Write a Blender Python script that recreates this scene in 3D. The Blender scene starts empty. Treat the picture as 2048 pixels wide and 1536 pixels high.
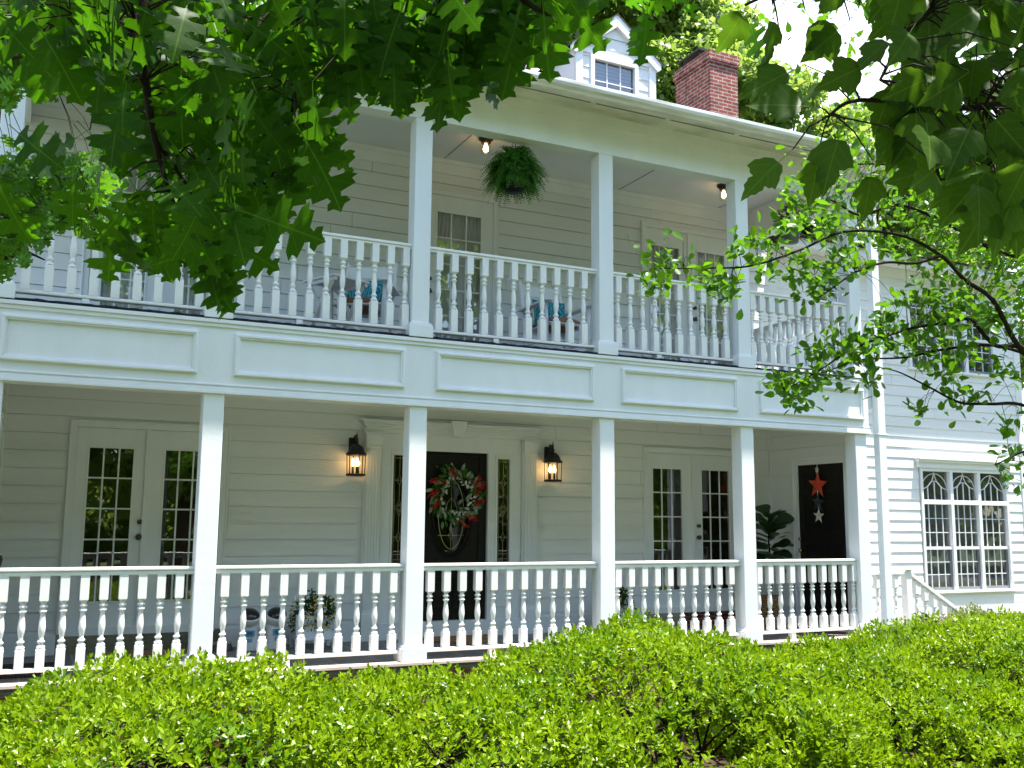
import bpy, math, random
import numpy as np
from mathutils import Vector, Matrix

R = math.radians
random.seed(7)
rng = np.random.default_rng(11)
scene = bpy.context.scene
C = scene.collection

# ------------------------------------------------------------------ camera
CAM = Vector((0.0, -9.0, 1.95))
FW = Vector((0.43112321, 0.89156693, 0.13871264))
RT = Vector((0.89970754, -0.43640728, 0.00866174))
UP = Vector((-0.06825773, -0.12106653, 0.99029479))
FOC = 1.91945778
cd = bpy.data.cameras.new('camera')
cam = bpy.data.objects.new('camera', cd)
C.objects.link(cam)
cam.matrix_world = Matrix(((RT.x, UP.x, -FW.x, CAM.x), (RT.y, UP.y, -FW.y, CAM.y), (RT.z, UP.z, -FW.z, CAM.z), (0, 0, 0, 1)))
cd.sensor_width = 36.0
cd.lens = FOC * 18.0
cd.clip_start = 0.05
cd.clip_end = 2000
scene.camera = cam


def at(px, py, d):
    """point d metres along the view axis through photo pixel (px,py) of 2048x1536"""
    v = FW * FOC + RT * ((px - 1024) / 1024) - UP * ((py - 768) / 1024)
    return CAM + v * (d / FOC)


# ------------------------------------------------------------------ light
SUN = Vector((0.17, -0.157, 1.0)).normalized()
ELEV = math.asin(SUN.z)
world = bpy.data.worlds.new('World')
scene.world = world
world.use_nodes = True
wn = world.node_tree.nodes
bg = wn['Background']
sky = wn.new('ShaderNodeTexSky')
sky.sky_type = 'NISHITA'
sky.sun_disc = False
sky.sun_elevation = ELEV
sky.sun_rotation = math.atan2(SUN.x, SUN.y)
sky.air_density = 1.0
sky.dust_density = 1.0
sky.ozone_density = 1.0
# bright broken cloud low in the north, behind the house
WL = world.node_tree.links
wtc = wn.new('ShaderNodeTexCoord')
wnz = wn.new('ShaderNodeTexNoise')
wnz.inputs['Scale'].default_value = 3.0
wnz.inputs['Detail'].default_value = 8
wmp = wn.new('ShaderNodeMapping')
wmp.inputs['Scale'].default_value = (1, 1, 2.2)
WL.new(wtc.outputs['Generated'], wmp.inputs[0])
WL.new(wmp.outputs[0], wnz.inputs['Vector'])
wr1 = wn.new('ShaderNodeMapRange')
wr1.inputs[1].default_value = 0.36
wr1.inputs[2].default_value = 0.52
WL.new(wnz.outputs[0], wr1.inputs[0])
wsp = wn.new('ShaderNodeSeparateXYZ')
WL.new(wtc.outputs['Generated'], wsp.inputs[0])
wr2 = wn.new('ShaderNodeMapRange')
wr2.inputs[1].default_value = 0.1
wr2.inputs[2].default_value = 0.5
WL.new(wsp.outputs[1], wr2.inputs[0])
wmu = wn.new('ShaderNodeMath')
wmu.operation = 'MULTIPLY'
WL.new(wr1.outputs[0], wmu.inputs[0])
WL.new(wr2.outputs[0], wmu.inputs[1])
wmx = wn.new('ShaderNodeMixRGB')
WL.new(wmu.outputs[0], wmx.inputs[0])
WL.new(sky.outputs[0], wmx.inputs[1])
wmx.inputs[2].default_value = (4.6, 4.7, 4.9, 1)
WL.new(wmx.outputs[0], bg.inputs[0])
bg.inputs[1].default_value = 0.15
sd = bpy.data.lights.new('sun', 'SUN')
sd.energy = 4.8
sd.angle = R(0.53)
sd.color = (1.0, 0.95, 0.88)
so = bpy.data.objects.new('sun', sd)
C.objects.link(so)
so.rotation_euler = SUN.to_track_quat('Z', 'Y').to_euler()
so.location = (0, 0, 30)
vs = scene.view_settings
vs.view_transform = 'Standard'
vs.look = 'None'
vs.gamma = 1.0
vs.use_curve_mapping = False
vs.exposure = 1.75
scene.cycles.max_bounces = 10
scene.cycles.transparent_max_bounces = 16

# ------------------------------------------------------------------ materials
MATS = {}


def nmat(name):
    m = bpy.data.materials.new(name)
    m.use_nodes = True
    MATS[name] = m
    nt = m.node_tree
    return m, nt, nt.nodes, nt.links, nt.nodes['Principled BSDF']


def setspec(p, v):
    p.inputs['Specular IOR Level'].default_value = v


def plain(name, col, rough=0.5, spec=0.4, metal=0.0, var=0.12, scale=3.0, bump=0.0, bscale=60.0, stretch=(1, 1, 1), col2=None):
    m, nt, N, L, p = nmat(name)
    tc = N.new('ShaderNodeTexCoord')
    mp = N.new('ShaderNodeMapping')
    mp.inputs['Scale'].default_value = stretch
    L.new(tc.outputs['Object'], mp.inputs[0])
    nz = N.new('ShaderNodeTexNoise')
    nz.inputs['Scale'].default_value = scale
    nz.inputs['Detail'].default_value = 6
    L.new(mp.outputs[0], nz.inputs['Vector'])
    cr = N.new('ShaderNodeValToRGB')
    c2 = col2 if col2 else tuple(c * (1 - var) for c in col)
    cr.color_ramp.elements[0].position = 0.3
    cr.color_ramp.elements[1].position = 0.62
    cr.color_ramp.elements[0].color = (*c2, 1)
    cr.color_ramp.elements[1].color = (*col, 1)
    L.new(nz.outputs[0], cr.inputs[0])
    L.new(cr.outputs[0], p.inputs['Base Color'])
    p.inputs['Roughness'].default_value = rough
    p.inputs['Metallic'].default_value = metal
    setspec(p, spec)
    if bump:
        n2 = N.new('ShaderNodeTexNoise')
        n2.inputs['Scale'].default_value = bscale
        n2.inputs['Detail'].default_value = 3
        L.new(mp.outputs[0], n2.inputs['Vector'])
        b = N.new('ShaderNodeBump')
        b.inputs['Strength'].default_value = bump
        b.inputs['Distance'].default_value = 0.01
        L.new(n2.outputs[0], b.inputs['Height'])
        L.new(b.outputs[0], p.inputs['Normal'])
    return m


plain('trim_white', (0.80, 0.815, 0.825), 0.48, 0.35, var=0.06, scale=3.0, bump=0.14, bscale=40, stretch=(1.2, 1.2, 0.5))
plain('siding_white', (0.785, 0.79, 0.79), 0.55, 0.3, var=0.09, scale=1.6, bump=0.18, bscale=30, stretch=(0.25, 0.25, 2.0))
plain('ceiling_paint', (0.78, 0.79, 0.79), 0.6, 0.3, var=0.05, scale=1.5)
plain('gutter_white', (0.72, 0.72, 0.69), 0.4, 0.5, var=0.35, scale=5.0, stretch=(0.4, 1, 3), col2=(0.46, 0.45, 0.40))
plain('rail_white', (0.82, 0.815, 0.80), 0.4, 0.45, var=0.08, scale=9, bump=0.1, bscale=80)
plain('pink_sill', (0.62, 0.50, 0.43), 0.6, 0.3, var=0.2, scale=6)
plain('dark_edge', (0.028, 0.029, 0.032), 1.0, 0.0, var=0.5, scale=40)
plain('deck_grey', (0.16, 0.17, 0.19), 0.7, 0.3, var=0.25, scale=8, stretch=(1, 6, 1))
plain('black_iron', (0.012, 0.011, 0.010), 0.45, 0.5, var=0.3, scale=30)
plain('bronze', (0.14, 0.09, 0.05), 0.35, 0.5, metal=0.8, var=0.2)
plain('brass', (0.55, 0.38, 0.14), 0.25, 0.5, metal=1.0, var=0.2)
plain('black_door', (0.011, 0.009, 0.007), 0.4, 0.22, var=0.35, scale=6, stretch=(8, 8, 1))
plain('came_lead', (0.55, 0.50, 0.30), 0.35, 0.5, metal=0.6, var=0.2)
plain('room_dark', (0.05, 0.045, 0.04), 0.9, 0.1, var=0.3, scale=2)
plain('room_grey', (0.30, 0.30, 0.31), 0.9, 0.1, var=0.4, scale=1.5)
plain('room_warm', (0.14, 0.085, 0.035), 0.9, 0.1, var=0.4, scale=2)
plain('screen_grey', (0.20, 0.21, 0.23), 0.6, 0.3, var=0.1)
plain('curtain', (0.82, 0.81, 0.79), 0.9, 0.1, var=0.08, scale=8)
plain('shingle', (0.09, 0.075, 0.065), 0.9, 0.2, var=0.5, scale=14, bump=0.5, bscale=40)
plain('dirt', (0.07, 0.048, 0.03), 0.95, 0.1, var=0.5, scale=9, bump=0.6, bscale=30)
plain('lawn', (0.10, 0.125, 0.055), 0.9, 0.1, var=0.4, scale=6, bump=0.5, bscale=200)
plain('drive', (0.15, 0.15, 0.15), 0.9, 0.2, var=0.15, scale=4)
plain('bark', (0.10, 0.075, 0.05), 0.9, 0.15, var=0.5, scale=14, bump=0.8, bscale=50, stretch=(1, 1, 0.3))
plain('bark_dark', (0.030, 0.024, 0.018), 0.9, 0.1, var=0.4, scale=20, bump=0.5, bscale=80)
plain('bark_light', (0.26, 0.19, 0.12), 0.8, 0.2, var=0.5, scale=12, stretch=(1, 1, 0.4))
plain('chair_white', (0.82, 0.82, 0.83), 0.45, 0.4, var=0.06)
plain('seat_tan', (0.32, 0.17, 0.08), 0.8, 0.2, var=0.25, scale=30)
plain('plastic_white', (0.76, 0.76, 0.73), 0.35, 0.5, var=0.04)
plain('label_blue', (0.10, 0.34, 0.48), 0.5, 0.4, var=0.1)
plain('label_dark', (0.05, 0.12, 0.18), 0.5, 0.4, var=0.1)
plain('smoke_plastic', (0.02, 0.015, 0.018), 0.12, 0.6, var=0.2)
plain('steel', (0.42, 0.40, 0.38), 0.25, 0.5, metal=0.9, var=0.1)
plain('pot_green', (0.10, 0.13, 0.10), 0.5, 0.4, var=0.1)
plain('pot_black', (0.008, 0.008, 0.009), 0.5, 0.2, var=0.2)
plain('soil', (0.03, 0.02, 0.013), 0.95, 0.1, var=0.4, scale=30)
plain('star_red', (0.62, 0.055, 0.02), 0.45, 0.4, var=0.35, scale=24)
plain('star_blue', (0.022, 0.028, 0.05), 0.5, 0.4, var=0.4, scale=24)
plain('star_white', (0.70, 0.66, 0.56), 0.6, 0.3, var=0.3, scale=24)
plain('flower_red', (0.55, 0.012, 0.012), 0.55, 0.3, var=0.45, scale=30)
plain('flower_white', (0.62, 0.62, 0.58), 0.6, 0.3, var=0.15, scale=30)
plain('flower_yellow', (0.72, 0.52, 0.05), 0.6, 0.3, var=0.25, scale=60)
plain('flower_purple', (0.10, 0.02, 0.10), 0.6, 0.3, var=0.4, scale=60)
plain('flower_pink', (0.60, 0.05, 0.12), 0.6, 0.3, var=0.3, scale=60)
plain('sage_leaf', (0.26, 0.32, 0.22), 0.6, 0.3, var=0.3, scale=30)
plain('metal_cap', (0.05, 0.045, 0.04), 0.5, 0.5, metal=0.6, var=0.3)


def wave_mat(name, ca, cb, scale, dist, rough, kind='BANDS', detail=2.0, rampx=(0.4, 0.6)):
    m, nt, N, L, p = nmat(name)
    tc = N.new('ShaderNodeTexCoord')
    w = N.new('ShaderNodeTexWave')
    w.wave_type = kind
    w.inputs['Scale'].default_value = scale
    w.inputs['Distortion'].default_value = dist
    w.inputs['Detail'].default_value = detail
    L.new(tc.outputs['Object'], w.inputs['Vector'])
    cr = N.new('ShaderNodeValToRGB')
    cr.color_ramp.elements[0].position = rampx[0]
    cr.color_ramp.elements[1].position = rampx[1]
    cr.color_ramp.elements[0].color = (*ca, 1)
    cr.color_ramp.elements[1].color = (*cb, 1)
    L.new(w.outputs[0], cr.inputs[0])
    L.new(cr.outputs[0], p.inputs['Base Color'])
    p.inputs['Roughness'].default_value = rough
    setspec(p, 0.25)


wave_mat('pillow_teal', (0.012, 0.13, 0.17), (0.09, 0.36, 0.42), 9.0, 14.0, 0.85)
wave_mat('mat_swirl', (0.03, 0.018, 0.012), (0.34, 0.20, 0.10), 3.0, 5.0, 0.95, 'RINGS', 1.0, (0.05, 0.14))
wave_mat('mat_coir', (0.26, 0.12, 0.045), (0.36, 0.18, 0.07), 30, 6, 0.95)
wave_mat('mat_dark', (0.02, 0.018, 0.016), (0.07, 0.055, 0.045), 12, 5, 0.95)


def brick_mat(name, c1, c2, mortar, sc, bw=0.5, rh=0.25, msz=0.015, dirt=0.5, offs=0.5, rough=0.85, floor=False):
    m, nt, N, L, p = nmat(name)
    tc = N.new('ShaderNodeTexCoord')
    sp = N.new('ShaderNodeSeparateXYZ')
    L.new(tc.outputs['Object'], sp.inputs[0])
    cb = N.new('ShaderNodeCombineXYZ')
    if floor:
        L.new(sp.outputs[0], cb.inputs[0])
        L.new(sp.outputs[1], cb.inputs[1])
    else:
        ad = N.new('ShaderNodeMath')
        L.new(sp.outputs[0], ad.inputs[0])
        L.new(sp.outputs[1], ad.inputs[1])
        L.new(ad.outputs[0], cb.inputs[0])
        L.new(sp.outputs[2], cb.inputs[1])
    bt = N.new('ShaderNodeTexBrick')
    bt.inputs['Color1'].default_value = (*c1, 1)
    bt.inputs['Color2'].default_value = (*c2, 1)
    bt.inputs['Mortar'].default_value = (*mortar, 1)
    bt.inputs['Scale'].default_value = sc
    bt.inputs['Brick Width'].default_value = bw
    bt.inputs['Row Height'].default_value = rh
    bt.inputs['Mortar Size'].default_value = msz
    bt.offset = offs
    L.new(cb.outputs[0], bt.inputs['Vector'])
    nz = N.new('ShaderNodeTexNoise')
    nz.inputs['Scale'].default_value = 7
    nz.inputs['Detail'].default_value = 6
    L.new(tc.outputs['Object'], nz.inputs['Vector'])
    mx = N.new('ShaderNodeMixRGB')
    mx.blend_type = 'MULTIPLY'
    mx.inputs[0].default_value = dirt
    L.new(bt.outputs[0], mx.inputs[1])
    cr = N.new('ShaderNodeValToRGB')
    cr.color_ramp.elements[0].position = 0.35
    cr.color_ramp.elements[0].color = (0.35, 0.33, 0.33, 1)
    cr.color_ramp.elements[1].position = 0.6
    L.new(nz.outputs[0], cr.inputs[0])
    L.new(cr.outputs[0], mx.inputs[2])
    L.new(mx.outputs[0], p.inputs['Base Color'])
    p.inputs['Roughness'].default_value = rough
    b = N.new('ShaderNodeBump')
    b.inputs['Strength'].default_value = 0.6
    b.inputs['Distance'].default_value = 0.01
    b.invert = True
    L.new(bt.outputs['Fac'], b.inputs['Height'])
    L.new(b.outputs[0], p.inputs['Normal'])


brick_mat('brick_red', (0.33, 0.065, 0.045), (0.23, 0.04, 0.035), (0.42, 0.33, 0.27), 1.0, 0.20, 0.068, 0.010, 0.75)
brick_mat('tile_grey', (0.20, 0.185, 0.18), (0.15, 0.14, 0.14), (0.36, 0.33, 0.30), 1.0, 0.45, 0.45, 0.008, 0.35, 0.0, 0.45, True)
brick_mat('basket', (0.36, 0.22, 0.08), (0.30, 0.17, 0.06), (0.13, 0.07, 0.025), 1.0, 0.06, 0.03, 0.006, 0.3)


def leaf_mat(name, dark, light, trans, tw=0.4, rough=0.38, spec=0.45, vein=None, patch=None):
    m, nt, N, L, p = nmat(name)
    g = N.new('ShaderNodeNewGeometry')
    cr = N.new('ShaderNodeValToRGB')
    cr.color_ramp.elements[0].color = (*dark, 1)
    cr.color_ramp.elements[1].color = (*light, 1)
    L.new(g.outputs['Random Per Island'], cr.inputs[0])
    col = cr.outputs[0]
    if patch:                                       # older growth in broad patches
        tc = N.new('ShaderNodeTexCoord')
        nz = N.new('ShaderNodeTexNoise')
        nz.inputs['Scale'].default_value = 1.6
        nz.inputs['Detail'].default_value = 4
        L.new(tc.outputs['Object'], nz.inputs['Vector'])
        mr = N.new('ShaderNodeMapRange')
        mr.inputs[1].default_value = 0.48
        mr.inputs[2].default_value = 0.66
        L.new(nz.outputs[0], mr.inputs[0])
        mx = N.new('ShaderNodeMixRGB')
        mx.blend_type = 'MULTIPLY'
        L.new(mr.outputs[0], mx.inputs[0])
        L.new(col, mx.inputs[1])
        mx.inputs[2].default_value = (*patch, 1)
        col = mx.outputs[0]
    if vein:                                        # midrib and side veins in leaf coordinates
        an = N.new('ShaderNodeAttribute')
        an.attribute_name = 'leafco'
        sp = N.new('ShaderNodeSeparateXYZ')
        L.new(an.outputs['Vector'], sp.inputs[0])

        def mth(op, a, b=None, c=None):
            n_ = N.new('ShaderNodeMath')
            n_.operation = op
            for i_, v_ in enumerate((a, b, c)):
                if v_ is None:
                    continue
                if isinstance(v_, (int, float)):
                    n_.inputs[i_].default_value = v_
                else:
                    L.new(v_, n_.inputs[i_])
            return n_.outputs[0]
        ax = mth('ABSOLUTE', sp.outputs[0])
        mid = mth('LESS_THAN', ax, 0.011)
        ph = mth('FRACT', mth('MULTIPLY_ADD', sp.outputs[1], vein[0], mth('MULTIPLY', ax, -vein[0] * vein[1])))
        side = mth('LESS_THAN', ph, 0.075)
        fac = mth('MINIMUM', mth('ADD', mid, mth('MULTIPLY', side, 0.55)), 1.0)
        mv = N.new('ShaderNodeMixRGB')
        L.new(mth('MULTIPLY', fac, 0.75), mv.inputs[0])
        L.new(col, mv.inputs[1])
        mv.inputs[2].default_value = (light[0] * 2.6 + .02, light[1] * 2.0 + .02, light[2] * 2 + .01, 1)
        col = mv.outputs[0]
    L.new(col, p.inputs['Base Color'])
    p.inputs['Roughness'].default_value = rough
    setspec(p, spec)
    t = N.new('ShaderNodeBsdfTranslucent')
    mxc = N.new('ShaderNodeMixRGB')
    mxc.inputs[0].default_value = 0.65
    L.new(col, mxc.inputs[1])
    mxc.inputs[2].default_value = (*trans, 1)
    L.new(mxc.outputs[0], t.inputs[0])
    ms = N.new('ShaderNodeMixShader')
    ms.inputs[0].default_value = tw
    L.new(p.outputs[0], ms.inputs[1])
    L.new(t.outputs[0], ms.inputs[2])
    out = N['Material Output']
    L.new(ms.outputs[0], out.inputs[0])


leaf_mat('leaf_oak', (0.010, 0.044, 0.002), (0.025, 0.082, 0.004), (0.10, 0.31, 0.004), 0.45, 0.45, 0.14, vein=(6.2, 0.75))
leaf_mat('leaf_oak_small', (0.014, 0.060, 0.004), (0.048, 0.14, 0.010), (0.17, 0.42, 0.012), 0.45, 0.45, 0.15)
leaf_mat('leaf_flower', (0.015, 0.05, 0.008), (0.035, 0.09, 0.012), (0.1, 0.28, 0.01), 0.3, 0.5, 0.2)
leaf_mat('leaf_maple', (0.022, 0.056, 0.006), (0.044, 0.094, 0.010), (0.15, 0.32, 0.010), 0.45, 0.5, 0.15, vein=(5.0, 0.9))
leaf_mat('leaf_myrtle', (0.020, 0.080, 0.005), (0.065, 0.175, 0.010), (0.19, 0.44, 0.010), 0.40, 0.38, 0.22)
leaf_mat('leaf_holly', (0.078, 0.160, 0.003), (0.235, 0.330, 0.006), (0.32, 0.52, 0.004), 0.34, 0.33, 0.27, patch=(.40, .60, .5))
leaf_mat('leaf_holly_pale', (0.11, 0.15, 0.05), (0.22, 0.24, 0.11), (0.30, 0.38, 0.10), 0.34, 0.4, 0.4)
leaf_mat('leaf_dark', (0.012, 0.035, 0.010), (0.03, 0.07, 0.014), (0.08, 0.18, 0.02), 0.25, 0.3)
leaf_mat('leaf_bg', (0.08, 0.15, 0.03), (0.19, 0.28, 0.06), (0.38, 0.54, 0.07), 0.52, 0.42)
leaf_mat('leaf_yard', (0.09, 0.17, 0.03), (0.20, 0.31, 0.06), (0.42, 0.62, 0.07), 0.6, 0.5, 0.2)
leaf_mat('leaf_fern', (0.030, 0.12, 0.014), (0.085, 0.24, 0.028), (0.16, 0.42, 0.03), 0.38, 0.5, 0.2)
leaf_mat('leaf_fig', (0.010, 0.032, 0.010), (0.022, 0.062, 0.016), (0.05, 0.15, 0.02), 0.2, 0.28, 0.55)


def glass_mat(name, ior, tint):
    m, nt, N, L, p = nmat(name)
    N.remove(p)
    # Schlick reflectance from the angle of view, the same from both sides of the pane
    f0 = ((ior - 1) / (ior + 1)) ** 2
    ge = N.new('ShaderNodeNewGeometry')
    dt = N.new('ShaderNodeVectorMath')
    dt.operation = 'DOT_PRODUCT'
    L.new(ge.outputs['Incoming'], dt.inputs[0])
    L.new(ge.outputs['Normal'], dt.inputs[1])
    prev = dt.outputs['Value']
    for op, v in (('ABSOLUTE', None), ('SUBTRACT', 1.0), ('POWER', 5.0), ('MULTIPLY_ADD', 1 - f0)):
        fr = N.new('ShaderNodeMath')
        fr.operation = op
        if op == 'SUBTRACT':
            fr.inputs[0].default_value = v
            L.new(prev, fr.inputs[1])
        else:
            L.new(prev, fr.inputs[0])
            if v is not None:
                fr.inputs[1].default_value = v
        if op == 'MULTIPLY_ADD':
            fr.inputs[2].default_value = f0
        prev = fr.outputs[0]
    tr = N.new('ShaderNodeBsdfTransparent')
    tr.inputs[0].default_value = (*tint, 1)
    gl = N.new('ShaderNodeBsdfGlossy')
    gl.inputs['Roughness'].default_value = 0.015
    tc = N.new('ShaderNodeTexCoord')
    nz = N.new('ShaderNodeTexNoise')
    nz.inputs['Scale'].default_value = 2.5
    L.new(tc.outputs['Object'], nz.inputs['Vector'])
    b = N.new('ShaderNodeBump')
    b.inputs['Strength'].default_value = 0.05
    b.inputs['Distance'].default_value = 0.02
    L.new(nz.outputs[0], b.inputs['Height'])
    L.new(b.outputs[0], gl.inputs['Normal'])
    ms = N.new('ShaderNodeMixShader')
    L.new(fr.outputs[0], ms.inputs[0])
    L.new(tr.outputs[0], ms.inputs[1])
    L.new(gl.outputs[0], ms.inputs[2])
    L.new(ms.outputs[0], N['Material Output'].inputs[0])


glass_mat('pane', 2.6, (0.80, 0.82, 0.80))
glass_mat('pane_clear', 1.3, (0.95, 0.95, 0.93))
glass_mat('pane_green', 1.8, (0.42, 0.48, 0.26))


def emit_mat(name, col, s):
    m, nt, N, L, p = nmat(name)
    p.inputs['Base Color'].default_value = (*col, 1)
    p.inputs['Emission Color'].default_value = (*col, 1)
    p.inputs['Emission Strength'].default_value = s


emit_mat('bulb_warm', (1.0, 0.58, 0.22), 7.0)


# ------------------------------------------------------------------ mesh helpers
class MB:
    def __init__(s):
        s.v = []
        s.f = []
        s.sm = []

    def add(s, vs_, fs, smooth=False, M=None):
        o = len(s.v)
        if M:
            vs_ = [M(*p) for p in vs_]
        s.v.extend([tuple(p) for p in vs_])
        for f in fs:
            s.f.append([i + o for i in f])
            s.sm.append(smooth)
        return s

    def box(s, x0, x1, y0, y1, z0, z1, M=None):
        vv = [(x0, y0, z0), (x1, y0, z0), (x1, y1, z0), (x0, y1, z0), (x0, y0, z1), (x1, y0, z1), (x1, y1, z1), (x0, y1, z1)]
        return s.add(vv, [(0, 3, 2, 1), (4, 5, 6, 7), (0, 1, 5, 4), (1, 2, 6, 5), (2, 3, 7, 6), (3, 0, 4, 7)], False, M)

    def bar(s, a, b, w, h, up=(0, 0, 1)):
        a = Vector(a)
        b = Vector(b)
        d = (b - a).normalized()
        u = Vector(up)
        sx = d.cross(u)
        if sx.length < 1e-4:
            sx = d.cross(Vector((1, 0, 0)))
        sx.normalize()
        u2 = sx.cross(d)
        vv = []
        for q in (a, b):
            for (i, j) in ((-1, -1), (1, -1), (1, 1), (-1, 1)):
                vv.append(q + sx * (i * w / 2) + u2 * (j * h / 2))
        return s.add(vv, [(0, 3, 2, 1), (4, 5, 6, 7), (0, 1, 5, 4), (1, 2, 6, 5), (2, 3, 7, 6), (3, 0, 4, 7)])

    def tube(s, pts, rad, n=8, cap=True):
        pts = [Vector(p) for p in pts]
        if not hasattr(rad, '__len__'):
            rad = [rad] * len(pts)
        vv = []
        ref = Vector((0.13, 0.31, 0.94))
        for i, p in enumerate(pts):
            d = (pts[min(i + 1, len(pts) - 1)] - pts[max(i - 1, 0)])
            if d.length < 1e-9:
                d = Vector((0, 0, 1))
            d.normalize()
            a = d.cross(ref)
            if a.length < 0.05:
                a = d.cross(Vector((1, 0, 0)))
            a.normalize()
            b = d.cross(a)
            for k in range(n):
                t = 2 * math.pi * k / n
                vv.append(p + (a * math.cos(t) + b * math.sin(t)) * rad[i])
        fs = []
        for i in range(len(pts) - 1):
            for k in range(n):
                k2 = (k + 1) % n
                fs.append((i * n + k, i * n + k2, (i + 1) * n + k2, (i + 1) * n + k))
        if cap:
            fs.append(tuple(range(n))[::-1])
            fs.append(tuple((len(pts) - 1) * n + k for k in range(n)))
        return s.add(vv, fs, True)

    def lathe(s, c, prof, n=16, sx=1.0, sy=1.0, cap=True):
        vv = []
        for (r, z) in prof:
            for k in range(n):
                t = 2 * math.pi * k / n
                vv.append((c[0] + r * sx * math.cos(t), c[1] + r * sy * math.sin(t), c[2] + z))
        fs = []
        for i in range(len(prof) - 1):
            for k in range(n):
                k2 = (k + 1) % n
                fs.append((i * n + k, i * n + k2, (i + 1) * n + k2, (i + 1) * n + k))
        if cap:
            fs.append(tuple(range(n))[::-1])
            fs.append(tuple((len(prof) - 1) * n + k for k in range(n)))
        return s.add(vv, fs, True)

    def prism(s, poly, w0, w1, M):
        """poly of (u,z) extruded over w0..w1 through M(u,w,z)"""
        n = len(poly)
        vv = [M(u, w0, z) for u, z in poly] + [M(u, w1, z) for u, z in poly]
        fs = [tuple(range(n)), tuple(range(n, 2 * n))[::-1]]
        for i in range(n):
            j = (i + 1) % n
            fs.append((i, j, n + j, n + i))
        return s.add(vv, fs)

    def build(s, name, mat, parent=None, bevel=0.0, inv=None):
        me = bpy.data.meshes.new(name)
        me.from_pydata(s.v, [], s.f)
        me.polygons.foreach_set('use_smooth', s.sm)
        me.materials.append(MATS[mat])
        me.update()
        return link(name, me, parent, bevel)


def link(name, me, parent=None, bevel=0.0):
    o = bpy.data.objects.new(name, me)
    C.objects.link(o)
    if parent is not None:
        o.parent = parent
        # meshes are authored in world space unless the parent has its own frame
        o.matrix_parent_inverse = wmat(parent).inverted()
    if bevel:
        b = o.modifiers.new('bevel', 'BEVEL')
        b.width = bevel
        b.segments = 2
        b.limit_method = 'ANGLE'
        b.angle_limit = R(50)
    return o


def wmat(o):
    m = o.matrix_basis.copy()
    p = o.parent
    if p is not None:
        m = wmat(p) @ o.matrix_parent_inverse @ m
    return m


def tag(o, label=None, cat=None, group=None, kind=None):
    if label:
        o['label'] = label
    if cat:
        o['category'] = cat
    if group:
        o['group'] = group
    if kind:
        o['kind'] = kind
    return o


def thing(name, label, cat, loc=(0, 0, 0), rz=0.0, group=None):
    o = bpy.data.objects.new(name, None)
    C.objects.link(o)
    o.location = loc
    o.rotation_euler = (0, 0, rz)
    o.empty_display_size = 0.1
    return tag(o, label, cat, group)


def copy_tree(o, parent=None):
    kids = [k for k in list(bpy.data.objects) if k.parent == o]
    c = o.copy()
    C.objects.link(c)
    if parent is not None:
        inv = o.matrix_parent_inverse.copy()
        c.parent = parent
        c.matrix_parent_inverse = inv
    for k in kids:
        copy_tree(k, c)
    return c


def np_mesh(name, V, F, mat, parent=None, smooth=False, tm=None):
    """V (N,3); F list of (k,arity) int arrays"""
    me = bpy.data.meshes.new(name)
    V = np.ascontiguousarray(V, dtype=np.float32)
    me.vertices.add(len(V))
    me.vertices.foreach_set('co', V.ravel())
    loops = np.concatenate([f.ravel() for f in F]).astype(np.int32)
    sizes = np.concatenate([np.full(len(f), f.shape[1], dtype=np.int32) for f in F])
    starts = np.concatenate([[0], np.cumsum(sizes)[:-1]]).astype(np.int32)
    me.loops.add(len(loops))
    me.loops.foreach_set('vertex_index', loops)
    me.polygons.add(len(sizes))
    me.polygons.foreach_set('loop_start', starts)
    me.polygons.foreach_set('loop_total', sizes)
    if smooth:
        me.polygons.foreach_set('use_smooth', np.ones(len(sizes), dtype=bool))
    me.update(calc_edges=True)
    if tm is not None:
        co = np.tile(tm[0].astype(np.float32), (len(V) // len(tm[0]), 1))
        at_ = me.attributes.new('leafco', 'FLOAT_VECTOR', 'POINT')
        at_.data.foreach_set('vector', co.ravel())
    me.materials.append(MATS[mat])
    return link(name, me, parent)


def unit(a):
    return a / (np.linalg.norm(a, axis=-1, keepdims=True) + 1e-9)


def leaves(P, A, Nn, S, tmpl):
    """leaf copies: base P, axis A, face normal hint Nn, length S -> (V, F)"""
    tv, tf = tmpl
    P = np.asarray(P, float)
    A = unit(np.asarray(A, float))
    sd_ = unit(np.cross(A, np.asarray(Nn, float)))
    nn = np.cross(sd_, A)
    S = np.asarray(S, float).reshape(-1, 1, 1)
    V = P[:, None, :] + S * (tv[None, :, 0:1] * sd_[:, None, :] + tv[None, :, 1:2] * A[:, None, :] + tv[None, :, 2:3] * nn[:, None, :])
    k = len(tv)
    off = (np.arange(len(P)) * k)[:, None, None]
    F = [(f[None] + off).reshape(-1, f.shape[1]) for f in tf]
    return V.reshape(-1, 3), F


def merge(parts):
    Vs = []
    byk = {}
    o = 0
    for V, F in parts:
        Vs.append(V)
        for f in F:
            byk.setdefault(f.shape[1], []).append(f + o)
        o += len(V)
    return np.concatenate(Vs), [np.concatenate(v) for v in byk.values()]


def tmpl_simple(w=0.26):
    v = np.array([(0, 0, 0), (w * .85, .3, .05), (w * .9, .65, .04), (0, 1, -.05), (-w * .9, .65, .04), (-w * .85, .3, .05), (0, .5, -.03)])
    f = [np.array([(0, 1, 2, 6), (0, 6, 4, 5)]), np.array([(6, 2, 3), (6, 3, 4)])]
    return v, f


def tmpl_quad(w=0.4):
    v = np.array([(0, 0, 0), (w, .5, .08), (0, 1, 0), (-w, .5, .08)])
    return v, [np.array([(0, 1, 2, 3)])]


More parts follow.
